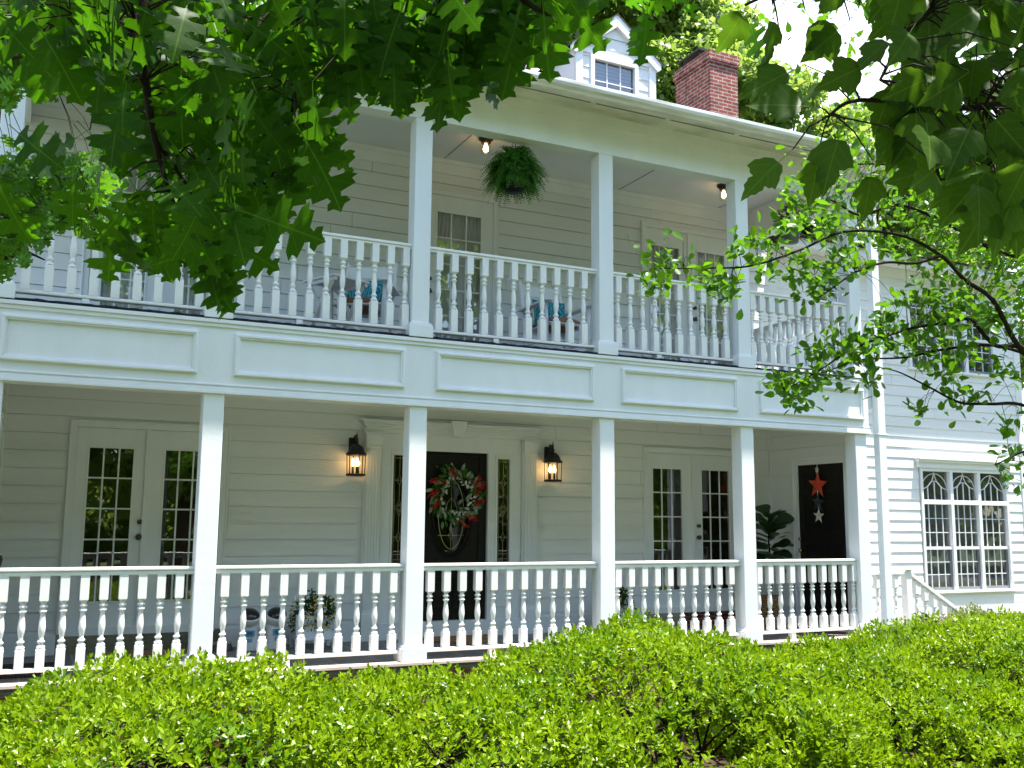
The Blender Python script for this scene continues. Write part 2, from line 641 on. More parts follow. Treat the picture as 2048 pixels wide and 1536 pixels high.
def tmpl_half(half, pet=0.25, bend=0.16, fold=0.14):
    """symmetric lobed leaf from outline (x,y) with y rising; a petiole strip joins it to the twig"""
    n = len(half)
    v = []
    for x, y in half:
        v.append((0, y + pet, -bend * y * y))
    for sgn in (1, -1):
        for x, y in half:
            v.append((sgn * x, y + pet, -bend * y * y + fold * x * (0.8 + 0.4 * math.sin(9 * y))))
    f = []
    for i in range(n - 1):
        f.append((i, n + i, n + i + 1, i + 1))
        f.append((i, i + 1, 2 * n + i + 1, 2 * n + i))
    k = len(v)
    v += [(-.008, 0, .02), (.008, 0, .02), (.008, pet + .02, 0.002), (-.008, pet + .02, 0.002)]
    f.append((k, k + 1, k + 2, k + 3))
    return np.array(v), [np.array(f)]


OAK = tmpl_half([(0, 0), (.02, .06), (.10, .09), (.18, .11), (.21, .175), (.09, .215), (.05, .265), (.12, .305), (.29, .315), (.42, .36), (.36, .405), (.40, .47), (.27, .475), (.13, .48), (.06, .53), (.07, .58), (.18, .60), (.32, .62), (.43, .70), (.33, .715), (.35, .79), (.24, .795), (.11, .80), (.08, .855), (.15, .875), (.19, .95), (.09, .955), (.04, .99), (0, 1.03)], bend=.28, fold=.12)
MAPLE = tmpl_half([(0, 0), (.14, .0), (.28, .10), (.33, .20), (.40, .26), (.46, .44), (.36, .445), (.30, .50), (.19, .505), (.24, .60), (.20, .66), (.19, .75), (.11, .80), (.08, .88), (0, 1.02)], pet=0.35, bend=0.12, fold=0.2)
ROUND = (np.array([(0, 0, 0), (.16, .28, .05), (.29, .6, .06), (.22, .9, .02), (0, 1, -.03), (-.22, .9, .02), (-.29, .6, .06), (-.16, .28, .05), (0, .55, -.02)]),
         [np.array([(0, 1, 2, 8), (8, 2, 3, 4), (8, 4, 5, 6), (0, 8, 6, 7)])])
SIMPLE = tmpl_simple()
QUAD = tmpl_quad()


def siding(mb, M, u0, u1, z0, z1, pitch, holes=(), proj=0.009, joints=True, groove=0.0):
    rr = random.Random(int(u0 * 100 + z0 * 37))
    k = 0
    while z0 + k * pitch < z1 - 1e-6:
        zb = z0 + k * pitch
        zt = min(zb + pitch, z1)
        zg = zt - groove
        hl = list(holes)
        if joints and u1 - u0 > 4:
            for _ in range(2):
                j = rr.uniform(u0 + .5, u1 - .5)
                hl.append((j, j + 0.003, zb, zt))
        cuts = sorted({zb, zt, zg} | {c for h in hl for c in h[2:4] if zb < c < zt})
        for a, b in zip(cuts[:-1], cuts[1:]):
            iv = [(u0, u1)]
            for (h0, h1, ha, hb) in hl:
                if ha <= a + 1e-6 and hb >= b - 1e-6:
                    ni = []
                    for (s_, e) in iv:
                        if h0 >= e or h1 <= s_:
                            ni.append((s_, e))
                        else:
                            if h0 > s_:
                                ni.append((s_, h0))
                            if h1 < e:
                                ni.append((h1, e))
                    iv = ni
            wa = proj * (1 - (a - zb) / pitch) + .002
            wb = proj * (1 - (b - zb) / pitch) + .002
            if groove and a >= zg - 1e-6:
                for (s_, e) in iv:
                    mb.add([M(s_, wa, a), M(e, wa, a), M(e, -.014, a), M(s_, -.014, a)], [(0, 1, 2, 3)])
                wa = wb = -.014
            for (s_, e) in iv:
                mb.add([M(s_, wa, a), M(e, wa, a), M(e, wb, b), M(s_, wb, b)], [(0, 1, 2, 3)])
                if abs(a - zb) < 1e-6:
                    wl = -.014 if groove else .001
                    mb.add([M(s_, wl, a), M(e, wl, a), M(e, wa, a), M(s_, wa, a)], [(0, 1, 2, 3)])
        k += 1


# ------------------------------------------------------------------ ground
def plane(name, x0, x1, y0, y1, z, mat):
    mb = MB()
    mb.add([(x0, y0, z), (x1, y0, z), (x1, y1, z), (x0, y1, z)], [(0, 1, 2, 3)])
    return tag(mb.build(name, mat), kind='structure')


plane('lawn', -400, 400, -400, 400, 0.0, 'lawn')
plane('planting_bed', -6, 16, -5.2, 0.0, 0.012, 'dirt')
plane('driveway', -60, 60, -15.5, -11.5, 0.008, 'drive')

# ------------------------------------------------------------------ house
house = thing('house', 'white two storey clapboard house with full width double porch', 'house', (4.5, 2, 0))
MY = lambda u, w, z: (u, 2.0 - w, z)            # back wall of the porch, facing the camera
XL, XR = -0.37, 9.45
Z1, ZD = 0.60, 3.745                               # lower floor and upper deck
HOLES_LOW = [(0.30, 1.90, 0, 2.955), (3.66, 5.41, 0, 2.93), (7.25, 8.83, 0, 2.955)]
HOLES_UP = [(0.30, 1.90, 0, 6.05), (4.02, 5.10, 0, 6.04), (7.25, 8.83, 0, 6.05)]
mb = MB()
siding(mb, MY, XL, XR, 0.484, 3.42, 0.1785, HOLES_LOW, .010, groove=.0045)
mb.build('wall', 'siding_white', house)
mb = MB()
siding(mb, MY, XL, XR, 3.60, 6.46, 0.18, HOLES_UP, .011, groove=.0055)
mb.build('wall', 'siding_white', house)
mb = MB()                                          # baseboards and friezes
mb.box(XL, XR, 0, .03, 6.24, 6.43, MY)
mb.box(XL, XR, 0, .05, 6.37, 6.43, MY)
mb.build('wall_trim', 'trim_white', house, .003)
for (a, b) in ((XL, .30), (1.90, 3.40), (5.68, 7.25), (8.82, XR)):
    mb = MB()
    mb.box(a, b, -.0, .022, Z1, .80, MY)
    mb.build('baseboard', 'trim_white', house, .003)
# main body behind (side and rear walls)
mb = MB()
siding(mb, lambda u, w, z: (XR + w, u, z), 2.0, 10.6, 3.6, 6.5, .18, joints=False)
siding(mb, lambda u, w, z: (XL - w, u, z), 2.0, 10.6, 3.6, 6.5, .18, joints=False)
siding(mb, lambda u, w, z: (u, 10.6 + w, z), XL, XR, .48, 6.5, .18, joints=False)
mb.build('outer_wall', 'siding_white', house)
# roof with both gables
PIT = math.tan(R(24))
yr = 5.0
zr = 6.48 + (yr + .5) * PIT
mb = MB()
for (ya, za, yb, zb) in ((-.5, 6.48, yr, zr), (10.9, 6.48 - .15, yr, zr)):
    mb.add([(-.75, ya, za), (9.47, ya, za), (9.47, yb, zb), (-.75, yb, zb), (-.75, ya, za - .08), (9.47, ya, za - .08), (9.47, yb, zb - .08), (-.75, yb, zb - .08)],
           [(0, 1, 2, 3), (4, 7, 6, 5), (0, 4, 5, 1), (0, 3, 7, 4), (1, 5, 6, 2)])
mb.build('roof', 'shingle', house)
mb = MB()
for x in (XL, XR):
    mb.add([(x, 0.0, 6.45), (x, 10.6, 6.40), (x, yr, zr - .09)], [(0, 1, 2)])
mb.build('gable', 'siding_white', house)

# porch ceiling upper, seams, beam, soffit, vents, gutter
mb = MB()
mb.box(XL - .1, XR, .17, 2.0, 6.431, 6.46)
mb.build('porch_ceiling', 'ceiling_paint', house)
mb = MB()
for x in (1.8, 4.33, 6.88, 8.55):
    mb.box(x, x + .012, .18, 1.97, 6.4275, 6.432)
mb.build('ceiling_seam', 'screen_grey', house)
mb = MB()
mb.box(-.46, 9.22, 0, .18, 6.015, 6.46)
mb.box(-.46, -.28, .18, 1.98, 6.015, 6.44)
mb.box(9.04, 9.22, .18, 1.98, 6.015, 6.44)
mb.box(-.44, 9.20, -.022, 0, 6.33, 6.452)          # frieze board below the soffit
mb.box(4.752, 4.755, -.0015, 0, 6.016, 6.33)
mb.build('porch_beam', 'trim_white', house, .004)
mb = MB()
mb.box(-.72, 9.45, -.47, -.001, 6.452, 6.478)
mb.box(-.72, 9.45, -.475, -.45, 6.40, 6.452)
mb.build('soffit', 'gutter_white', house)
x = -.6
while x < 8.6:
    mb = MB()
    for k in range(36):
        mb.box(x + k * .025, x + k * .025 + .013, -.27, -.245, 6.4495, 6.453)
    mb.build('soffit_vent', 'dark_edge', house)
    x += .97
mb = MB()
prof = [(-.475, 6.375), (-.53, 6.375), (-.545, 6.40), (-.575, 6.42), (-.585, 6.45), (-.585, 6.485), (-.57, 6.485), (-.57, 6.455), (-.535, 6.41), (-.475, 6.39)]
mb.prism(prof, -.74, 9.46, lambda u, w, z: (w, u, z))
mb.build('gutter', 'gutter_white', house, .004)
mb = MB()
mb.box(9.36, 9.475, -.075, .015, .35, 6.0)
mb.bar((9.415, -.03, 5.97), (9.41, -.36, 6.22), .08, .08)
mb.bar((9.41, -.34, 6.19), (9.40, -.52, 6.39), .08, .08)
mb.box(9.345, 9.49, -.081, .02, .70, .72)
mb.box(9.345, 9.49, -.081, .02, .76, .775)
mb.box(9.345, 9.49, -.081, .02, 3.05, 3.07)
mb.build('downspout', 'trim_white', house, .004)

# deck, fascia with framed panels
mb = MB()
mb.box(XL - .1, XR, .02, 2.0, 3.40, 3.715)
mb.build('porch_ceiling', 'ceiling_paint', house)
mb = MB()
mb.box(XL - .1, XR - .02, .005, 1.99, 3.716, ZD)
mb.build('deck_floor', 'deck_grey', house)
mb = MB()
mb.box(-.48, 9.275, 0, .06, 3.09, 3.70)
mb.box(-.49, 9.285, -.03, .06, 3.70, 3.735)
mb.box(-.485, 9.28, -.016, 0, 3.665, 3.70)
mb.box(-.49, 9.285, -.025, .19, 3.06, 3.09)
mb.box(-.485, 9.28, -.018, 0, 3.09, 3.118)
mb.box(-.485, 9.28, -.012, 0, 3.134, 3.152)
mb.box(-.48, 9.275, .06, .19, 3.09, 3.40)
mb.build('fascia', 'trim_white', house, .004)
for (a, b) in ((-.33, 1.238), (1.557, 3.186), (3.513, 5.322), (5.668, 7.243), (7.564, 9.193)):
    mb = MB()
    for (ins, w, pr) in ((0, .045, .022), (.008, .022, .032)):
        a2, b2, c2, d2 = a + ins, b - ins, 3.228 + ins, 3.618 - ins
        mb.box(a2, b2, -pr, 0, d2 - w, d2)
        mb.box(a2, b2, -pr, 0, c2, c2 + w)
        mb.box(a2, a2 + w, -pr + .001, 0, c2 + w, d2 - w)
        mb.box(b2 - w, b2, -pr + .001, 0, c2 + w, d2 - w)
    mb.build('fascia_panel', 'trim_white', house, .003)
mb = MB()
vv = []
n = 240
for i in range(n + 1):
    xx = -.48 + 9.7 * i / n
    h = .022 + .004 * math.sin(i * 1.7) * math.sin(i * .37) + random.uniform(0, .004)
    yy = -.022 + random.uniform(-.008, .008)
    vv += [(xx, yy, 3.7355), (xx, yy + .004, 3.7375 + h), (xx, .045, 3.742 + h * .8), (xx, .05, 3.746)]
fs = []
for i in range(n):
    for k in range(3):
        fs.append((4 * i + k, 4 * i + 4 + k, 4 * i + 5 + k, 4 * i + 1 + k))
mb.add(vv, fs, True)
mb.build('deck_edging', 'dark_edge', house)

# lower porch floor, skirt
mb = MB()
mb.box(XL - .15, 9.40, -.02, 2.0, .555, Z1)
mb.build('porch_floor', 'tile_grey', house)
mb = MB()
mb.box(XL - .2, 9.42, -.05, .10, .602, .632)
mb.build('floor_edge', 'pink_sill', house, .004)
mb = MB()
mb.box(XL - .15, 9.40, .0, .12, -.05, .555)
mb.box(9.46, 14.8, 1.98, 2.2, -.05, .56)
mb.build('foundation', 'brick_red', house)

# columns
COLX = [-.37, 1.40, 3.34, 5.49, 7.375, 9.13]


def col_mesh(z0, z1):
    mb = MB()
    mb.box(-.09, .09, 0, .18, z0, z1)
    return mb


for lvl, (z0, z1) in enumerate(((Z1 + .033, 3.06), (ZD, 6.015))):
    proto = None
    for x in COLX:
        if proto is None:
            c = col_mesh(z0, z1).build('column', 'trim_white', house, .006)
            b = MB()
            b.box(-.125, .125, -.035, .215, z0 + .001, z0 + .125)
            b.box(-.115, .115, -.025, .205, z0 + .125, z0 + .145)
            b.box(-.10, .10, -.012, .192, z0 + .145, z0 + .155)
            bo = b.build('column_base', 'trim_white', c, .006)
            proto = c
        else:
            c = copy_tree(proto, house)
        c.location = (x, 0, 0)

# railings
TURN = [(0, .029), (.03, .019), (.055, .019), (.08, .030), (.11, .031), (.135, .018), (.16, .018), (.185, .030), (.215, .029), (.24, .019), (.30, .0195), (.45, .0255), (.56, .029), (.66, .026), (.76, .0185), (.815, .017), (.84, .029), (.87, .031), (.90, .020), (.925, .019), (.95, .031), (.975, .034), (1, .034)]


def baluster_mb(zb, z_low, z_top, zt):
    mb = MB()
    w = .035
    ch = .012

    def block(a, b, ca, cb):
        rings = [(w - (ch if ca else 0), a)] + ([(w, a + ch)] if ca else []) + ([(w, b - ch)] if cb else []) + [(w - (ch if cb else 0), b)]
        vv = []
        for (r_, z) in rings:
            vv += [(-r_, -r_, z), (r_, -r_, z), (r_, r_, z), (-r_, r_, z)]
        fs = [(3, 2, 1, 0), tuple(4 * (len(rings) - 1) + k for k in range(4))]
        for i in range(len(rings) - 1):
            for k in range(4):
                k2 = (k + 1) % 4
                fs.append((4 * i + k, 4 * i + k2, 4 * i + 4 + k2, 4 * i + 4 + k))
        mb.add(vv, fs)
    block(zb, z_low, False, True)
    block(z_top, zt, True, False)
    h = z_top - z_low
    prof = [(r_, z_top - t * h) for t, r_ in TURN][::-1]
    mb.lathe((0, 0, 0), prof, 12, cap=False)
    return mb


def railing(x0, x1, xs, top, und, z_low, z_top, zb, floor, proto, side=None):
    """rail between columns along x at y=.09 (or along y at x=side)"""
    mb = MB()
    if side is None:
        mb.box(x0, x1, .045, .145, top - .03, top)
        mb.box(x0, x1, .055, .135, und - .006, top - .03)
        mb.box(x0, x1, .055, .135, zb - .03, zb)
        mid = .5 * (x0 + x1) - .25
        mb.box(mid, mid + .065, .06, .13, floor, zb - .03)
    else:
        mb.box(side - .05, side + .05, x0, x1, top - .03, top)
        mb.box(side - .04, side + .04, x0, x1, und - .006, top - .03)
        mb.box(side - .04, side + .04, x0, x1, zb - .03, zb)
        mb.box(side - .045, side + .045, x1 - .05, x1 + .02, floor, und)
    ro = mb.build('railing', 'rail_white', house, .008)
    for x in xs:
        if proto[0] is None:
            b = baluster_mb(zb, z_low, z_top, und).build('baluster', 'rail_white', ro, 0)
            proto[0] = b
        else:
            b = proto[0].copy()
            C.objects.link(b)
            b.parent = ro
        b.location = (x, .09, 0) if side is None else (side, x, 0)
    return ro


lin = lambda a, b, n: [a + (b - a) * i / (n - 1) for i in range(n)]
UPX = [lin(-.18, 1.235, 9), lin(1.60, 3.20, 11), lin(3.557, 5.25, 11), lin(5.685, 7.16, 10), lin(7.55, 9.0, 11)]
LOX = [lin(-.16, 1.20, 10), lin(1.585, 3.15, 10), lin(3.53, 5.22, 11), lin(5.66, 7.155, 10), lin(7.555, 9.0, 10)]
pu = [None]
pl = [None]
for i in range(5):
    x0, x1 = COLX[i] + .088, COLX[i + 1] - .088
    railing(x0, x1, UPX[i], 4.70, 4.652, 4.087, 4.458, 3.85, ZD, pu)
    railing(x0, x1, LOX[i], 1.54, 1.478, .895, 1.262, .735, .632, pl)
railing(.2, 1.97, lin(.36, 1.86, 10), 4.70, 4.652, 4.087, 4.458, 3.85, ZD, pu, 9.13)


# ------------------------------------------------------------------ doors and windows
def room(u0, u1, z0, z1, M, mat, depth=1.6):
    mb = MB()
    a, b = -.06, -depth
    q = [(u0, a, z0), (u1, a, z0), (u1, a, z1), (u0, a, z1), (u0, b, z0), (u1, b, z0), (u1, b, z1), (u0, b, z1)]
    mb.add([M(*p) for p in q], [(4, 5, 6, 7), (0, 1, 5, 4), (1, 2, 6, 5), (2, 3, 7, 6), (3, 0, 4, 7)])
    return mb


def casing(mb, M, u0, u1, z0, z1, w=.078, t=.03, cap=True):
    mb.box(u0, u0 + w, 0, t, z0, z1 - w, M)
    mb.box(u1 - w, u1, 0, t, z0, z1 - w, M)
    mb.box(u0, u1, 0, t, z1 - w, z1, M)
    mb.box(u0 + .004, u0 + .022, t, t + .012, z0, z1 - .004, M)
    mb.box(u1 - .022, u1 - .004, t, t + .012, z0, z1 - .004, M)
    mb.box(u0 + .022, u1 - .022, t, t + .012, z1 - .022, z1 - .004, M)


def leaf_door(M, u0, u1, z0, z1, g, cols, rows, part, bars=True):
    g0, g1, ga, gb = g
    mb = MB()
    a, b = -.03, .012
    mb.box(u0, g0, a, b, z0, z1, M)
    mb.box(g1, u1, a, b, z0, z1, M)
    mb.box(g0, g1, a, b, z0, ga, M)
    mb.box(g0, g1, a, b, gb, z1, M)
    for (p, q, r_, s_) in ((g0 - .012, g0 + .010, ga, gb), (g1 - .010, g1 + .012, ga, gb)):
        mb.box(p, q, b, b + .008, r_, s_, M)
    mb.box(g0 - .012, g1 + .012, b, b + .009, ga - .012, ga + .008, M)
    mb.box(g0 - .012, g1 + .012, b, b + .009, gb - .008, gb + .012, M)
    t = .0085
    for i in range(1, cols):
        u = g0 + (g1 - g0) * i / cols
        mb.box(u - t, u + t, -.012, .004, ga, gb, M)
    for j in range(1, rows):
        z = ga + (gb - ga) * j / rows
        mb.box(g0, g1, -.0115, .003, z - t, z + t, M)
    mb.build('door_leaf', 'trim_white', part, .002)
    gm = MB()
    gm.add([M(g0, -.006, ga), M(g1, -.006, ga), M(g1, -.006, gb), M(g0, -.006, gb)], [(0, 1, 2, 3)])
    gm.build('glass', 'pane', part)


def knob(M, u, z, mat, part, bolt=True):
    for (zz, r_) in ((z, .030), (z + .155, .024)) if bolt else ((z, .030),):
        mb = MB()
        c = M(u, 0.02, zz)
        c2 = M(u, .075, zz)
        d = (Vector(c2) - Vector(c))
        pts = [Vector(c), Vector(c) + d * .35, Vector(c) + d * .5, Vector(c) + d * .75, Vector(c) + d]
        mb.tube(pts, [r_ * .9, r_ * .45, r_, r_ * 1.05, r_ * .5], 12)
        mb.build('door_knob', mat, part)


def french(z0, z1, u0, u1, glass, zg, zbot, mid, knobu, rmat, curtain=False, label=None):
    part = MB()
    casing(part, MY, u0, u1, zbot, z1)
    part.box(mid - .022, mid + .022, .012, .034, z0, z1 - .08, MY)
    part.box(u0 + .078, u1 - .078, -.03, .05, zbot - .02, z0, MY)
    po = part.build('french_door', 'trim_white', house, .003)
    if label:
        po['label'] = label
    leaf_door(MY, u0 + .08, mid - .001, z0, z1 - .08, (glass[0], glass[1], *zg), 3, 5, po)
    leaf_door(MY, mid + .001, u1 - .08, z0, z1 - .08, (glass[2], glass[3], *zg), 3, 5, po)
    knob(MY, knobu, z0 + .90, 'bronze', po)
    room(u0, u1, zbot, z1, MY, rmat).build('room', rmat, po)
    if curtain:
        drape(u0 + .12, u1 - .12, z0 + .12, z1 - .2, po)
    return po


def drape(u0, u1, z0, z1, part):
    mb = MB()
    nu, nz = 90, 10
    vv = []
    for j in range(nz + 1):
        for i in range(nu + 1):
            s_ = i / nu
            t = j / nz
            pinch = 1 - .35 * math.exp(-((t - .55) / .25) ** 2)
            half = s_ * 2 if s_ < .5 else (s_ - .5) * 2
            uu = (u0 + (u1 - u0) / 2 * half * pinch) if s_ < .5 else (u1 - (u1 - u0) / 2 * (1 - half) * pinch)
            w = -.075 + .022 * math.sin(s_ * 88) + .012 * math.sin(s_ * 37 + t)
            vv.append(MY(uu, w, z0 + (z1 - z0) * t))
    fs = []
    for j in range(nz):
        for i in range(nu):
            a = j * (nu + 1) + i
            fs.append((a, a + 1, a + nu + 2, a + nu + 1))
    mb.add(vv, fs, True)
    mb.build('curtain', 'curtain', part)


french(.86, 2.955, .295, 1.90, (.488, .932, 1.232, 1.678), (1.105, 2.675), .80, 1.06, 1.015, 'room_dark')
french(.86, 2.955, 7.25, 8.82, (7.395, 7.875, 8.19, 8.665), (1.07, 2.675), .80, 8.045, 8.12, 'room_warm')
french(3.86, 6.06, .295, 1.90, (.488, .932, 1.232, 1.678), (4.15, 5.745), ZD + .04, 1.06, 1.015, 'room_dark', True)
french(3.86, 6.06, 7.25, 8.82, (7.395, 7.885, 8.185, 8.667), (4.15, 5.745), ZD + .04, 8.04, 8.12, 'room_dark', True)
# single glazed door upstairs
part = MB()
casing(part, MY, 4.02, 5.105, ZD, 6.04)
part.box(4.098, 5.027, -.03, .04, ZD + .02, 3.86, MY)
po = part.build('glazed_door', 'trim_white', house, .003)
leaf_door(MY, 4.10, 5.025, 3.86, 5.96, (4.26, 4.865, 4.12, 5.75), 3, 5, po)
knob(MY, 4.17, 4.72, 'bronze', po)
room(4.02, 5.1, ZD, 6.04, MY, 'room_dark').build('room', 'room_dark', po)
drape(4.15, 4.97, 4.0, 5.85, po)

# entrance: surround with pilasters, keystone, sidelights, dark door with oval glass
part = MB()
CX = 4.535
for s_ in (-1, 1):
    pc = CX + s_ * 1.02
    part.box(pc - .105, pc + .105, 0, .05, Z1, 2.95, MY)
    part.box(pc - .088, pc + .088, .05, .075, .90, 2.80, MY)
    for k in range(5):
        uu = pc - .07 + k * .035
        part.box(uu - .009, uu + .009, .075, .083, .95, 2.76, MY)
    part.box(pc - .10, pc + .10, .05, .095, Z1, .90, MY)
    part.box(pc - .10, pc + .10, .05, .10, 2.81, 2.93, MY)
    part.box(pc - .115, pc + .115, .05, .12, 2.93, 2.96, MY)
    part.box(pc - .095, pc + .095, .05, .085, 2.795, 2.81, MY)
part.box(CX - .905, CX + .905, 0, .02, 2.775, 2.96, MY)
part.box(CX - 1.13, CX + 1.13, 0, .06, 2.96, 3.01, MY)
for k, (e, zz) in enumerate(((.0, 3.01), (.022, 3.035), (.045, 3.06), (.07, 3.085))):
    part.box(CX - 1.12 - e, CX + 1.12 + e, 0, .075 + e * 1.1, zz, zz + .024, MY)
part.prism([(CX - .055, 2.945), (CX + .055, 2.945), (CX + .10, 3.13), (CX - .10, 3.13)], .02, .19, MY)
for s_ in (-1, 1):
    a, b = (CX - .905, CX - .495) if s_ < 0 else (CX + .495, CX + .905)
    g0, g1 = (CX - .755, CX - .59) if s_ < 0 else (CX + .59, CX + .755)
    part.box(a, g0 - .03, -.03, .02, .79, 2.775, MY)
    part.box(g1 + .03, b, -.03, .02, .79, 2.775, MY)
    part.box(g0 - .03, g1 + .03, -.03, .02, 2.74, 2.775, MY)
    part.box(g0 - .03, g1 + .03, -.03, .02, .79, 1.44, MY)
    part.box(g0 - .03, g1 + .03, .02, .03, 1.435, 1.465, MY)
    part.box(g0 - .03, g1 + .03, .02, .03, 2.712, 2.745, MY)
    part.box(g0 - .03, g0, -.02, .03, 1.465, 2.712, MY)
    part.box(g1, g1 + .03, -.02, .03, 1.465, 2.712, MY)
    for (p, q, r_, t_) in ((g0 - .01, g1 + .01, .93, .95), (g0 - .01, g1 + .01, 1.31, 1.33)):
        part.box(p, q, .02, .03, r_, t_, MY)
    part.box(g0 - .01, g0 + .008, .02, .03, .95, 1.31, MY)
    part.box(g1 - .008, g1 + .01, .02, .03, .95, 1.31, MY)
part.box(CX - .495, CX - .46, -.06, .03, .79, 2.775, MY)
part.box(CX + .46, CX + .495, -.06, .03, .79, 2.775, MY)
part.box(CX - .46, CX + .46, -.06, .022, 2.868, 2.90, MY)
part.box(CX - .905, CX + .905, -.05, .06, Z1, .79, MY)
ent = part.build('door_surround', 'trim_white', house, .003)
mb = MB()
for s_ in (-1, 1):
    g0, g1 = (CX - .755, CX - .59) if s_ < 0 else (CX + .59, CX + .755)
    gm = MB()
    gm.add([MY(g0, .0, 1.465), MY(g1, .0, 1.465), MY(g1, .0, 2.712), MY(g0, .0, 2.712)], [(0, 1, 2, 3)])
    gm.build('sidelight_glass', 'pane_green', ent)
    cm = MB()
    uc = .5 * (g0 + g1)
    T = lambda pts, r_=.0038: cm.tube([MY(u, .006, z) for u, z in pts], r_, 5)
    T([(g0 + .022, 1.47), (g0 + .022, 2.71)])
    T([(g1 - .022, 1.47), (g1 - .022, 2.71)])
    for zz in (1.50, 1.56, 2.68):
        T([(g0, zz), (g1, zz)])
    T([(uc, 1.47), (uc, 1.70)])
    T([(uc, 1.82), (uc, 2.0)])
    T([(uc, 2.2), (uc, 2.36)])
    T([(uc, 2.48), (uc, 2.71)])
    for zc, hh, ww in ((1.76, .06, .05), (2.10, .10, .068), (2.10, .05, .034), (2.42, .06, .05)):
        T([(uc, zc - hh), (uc + ww * .35, zc - hh * .3), (uc + ww, zc), (uc + ww * .35, zc + hh * .3), (uc, zc + hh), (uc - ww * .35, zc + hh * .3), (uc - ww, zc), (uc - ww * .35, zc - hh * .3), (uc, zc - hh)])
    for zc in (1.76, 2.42):
        T([(g0, zc), (g1, zc)])
    cm.build('lead_cames', 'came_lead', ent)
# entrance door leaf with an oval opening
DB = (CX - .458, CX + .458, .80, 2.865)
OC = (CX, 2.03)
OA, OB = .235, .47
part = MB()
n = 64
ring = [(OC[0] + OA * math.cos(2 * math.pi * k / n), OC[1] + OB * math.sin(2 * math.pi * k / n)) for k in range(n)]
outer = []
for k in range(n):
    t = 2 * math.pi * k / n
    dx, dz = math.cos(t), math.sin(t) * 2
    s1 = .458 / abs(dx) if abs(dx) > 1e-6 else 1e9
    lim = (DB[3] - OC[1]) if dz > 0 else (OC[1] - DB[2])
    s2 = lim / abs(dz) if abs(dz) > 1e-6 else 1e9
    s0 = min(s1, s2)
    outer.append((OC[0] + dx * s0, OC[1] + dz * s0))
vv = [MY(u, -.02, z) for u, z in ring] + [MY(u, -.02, z) for u, z in outer]
part.add(vv, [(k, (k + 1) % n, n + (k + 1) % n, n + k) for k in range(n)])
for (u, z) in ((DB[0], DB[2]), (DB[1], DB[2]), (DB[0], DB[3]), (DB[1], DB[3])):
    # corner fillers of the slab
    nb = sorted(range(n), key=lambda k: (outer[k][0] - u) ** 2 + (outer[k][1] - z) ** 2)[:2]
    part.add([MY(u, -.02, z), MY(outer[nb[0]][0], -.02, outer[nb[0]][1]), MY(outer[nb[1]][0], -.02, outer[nb[1]][1])], [(0, 1, 2)])
for (a, b, e, w) in ((OA, OB, .0, .014), (OA + .035, OB + .035, .0, .010)):
    part.tube([MY(OC[0] + a * math.cos(2 * math.pi * k / n), -.012, OC[1] + b * math.sin(2 * math.pi * k / n)) for k in range(n + 1)], w, 8, False)


def mould(p0, p1, q0, q1, w=.014, t=.006):
    part.box(p0, p1, -.02, -.02 + t + .008, q0, q0 + w, MY)
    part.box(p0, p1, -.02, -.02 + t + .008, q1 - w, q1, MY)
    part.box(p0, p0 + w, -.02, -.02 + t + .007, q0 + w, q1 - w, MY)
    part.box(p1 - w, p1, -.02, -.02 + t + .007, q0 + w, q1 - w, MY)


mould(DB[0] + .09, DB[1] - .09, 1.42, DB[3] - .12)
mould(DB[0] + .09, CX - .04, .93, 1.30)
mould(CX + .04, DB[1] - .09, .93, 1.30)
part.prism([(DB[0] + .125, 1.0), (CX - .075, 1.0), (CX - .075, 1.23), (DB[0] + .125, 1.23)], -.02, -.008, MY)
part.prism([(CX + .075, 1.0), (DB[1] - .125, 1.0), (DB[1] - .125, 1.23), (CX + .075, 1.23)], -.02, -.008, MY)
fd = part.build('front_door', 'black_door', house, 0)
gm = MB()
gm.add([MY(u, -.03, z) for u, z in ring], [tuple(range(n))])
gm.build('oval_glass', 'pane_green', fd)
cm = MB()
T = lambda pts, r_=.0045: cm.tube([MY(OC[0] + u, -.022, OC[1] + z) for u, z in pts], r_, 5)
T([(.165 * math.cos(2 * math.pi * k / 40), .41 * math.sin(2 * math.pi * k / 40)) for k in range(41)])
T([(0, -.42), (0, .42)])
T([(-.165, -.25), (.165, -.25)])
T([(0, -.05), (-.06, .02), (-.075, .12)])
T([(0, .20), (-.05, .14), (-.075, .06)])
T([(0, .20), (.05, .14), (.075, .06)])
T([(0, -.18), (.03, -.25), (0, -.32), (-.03, -.25), (0, -.18)])
cm.build('lead_cames', 'came_lead', fd)
knob(lambda u, w, z: MY(u, w - .02, z), CX - .40, 1.72, 'brass', fd)
room(CX - .9, CX + .9, .7, 2.9, MY, 'room_dark').build('hallway', 'room_warm', ent)

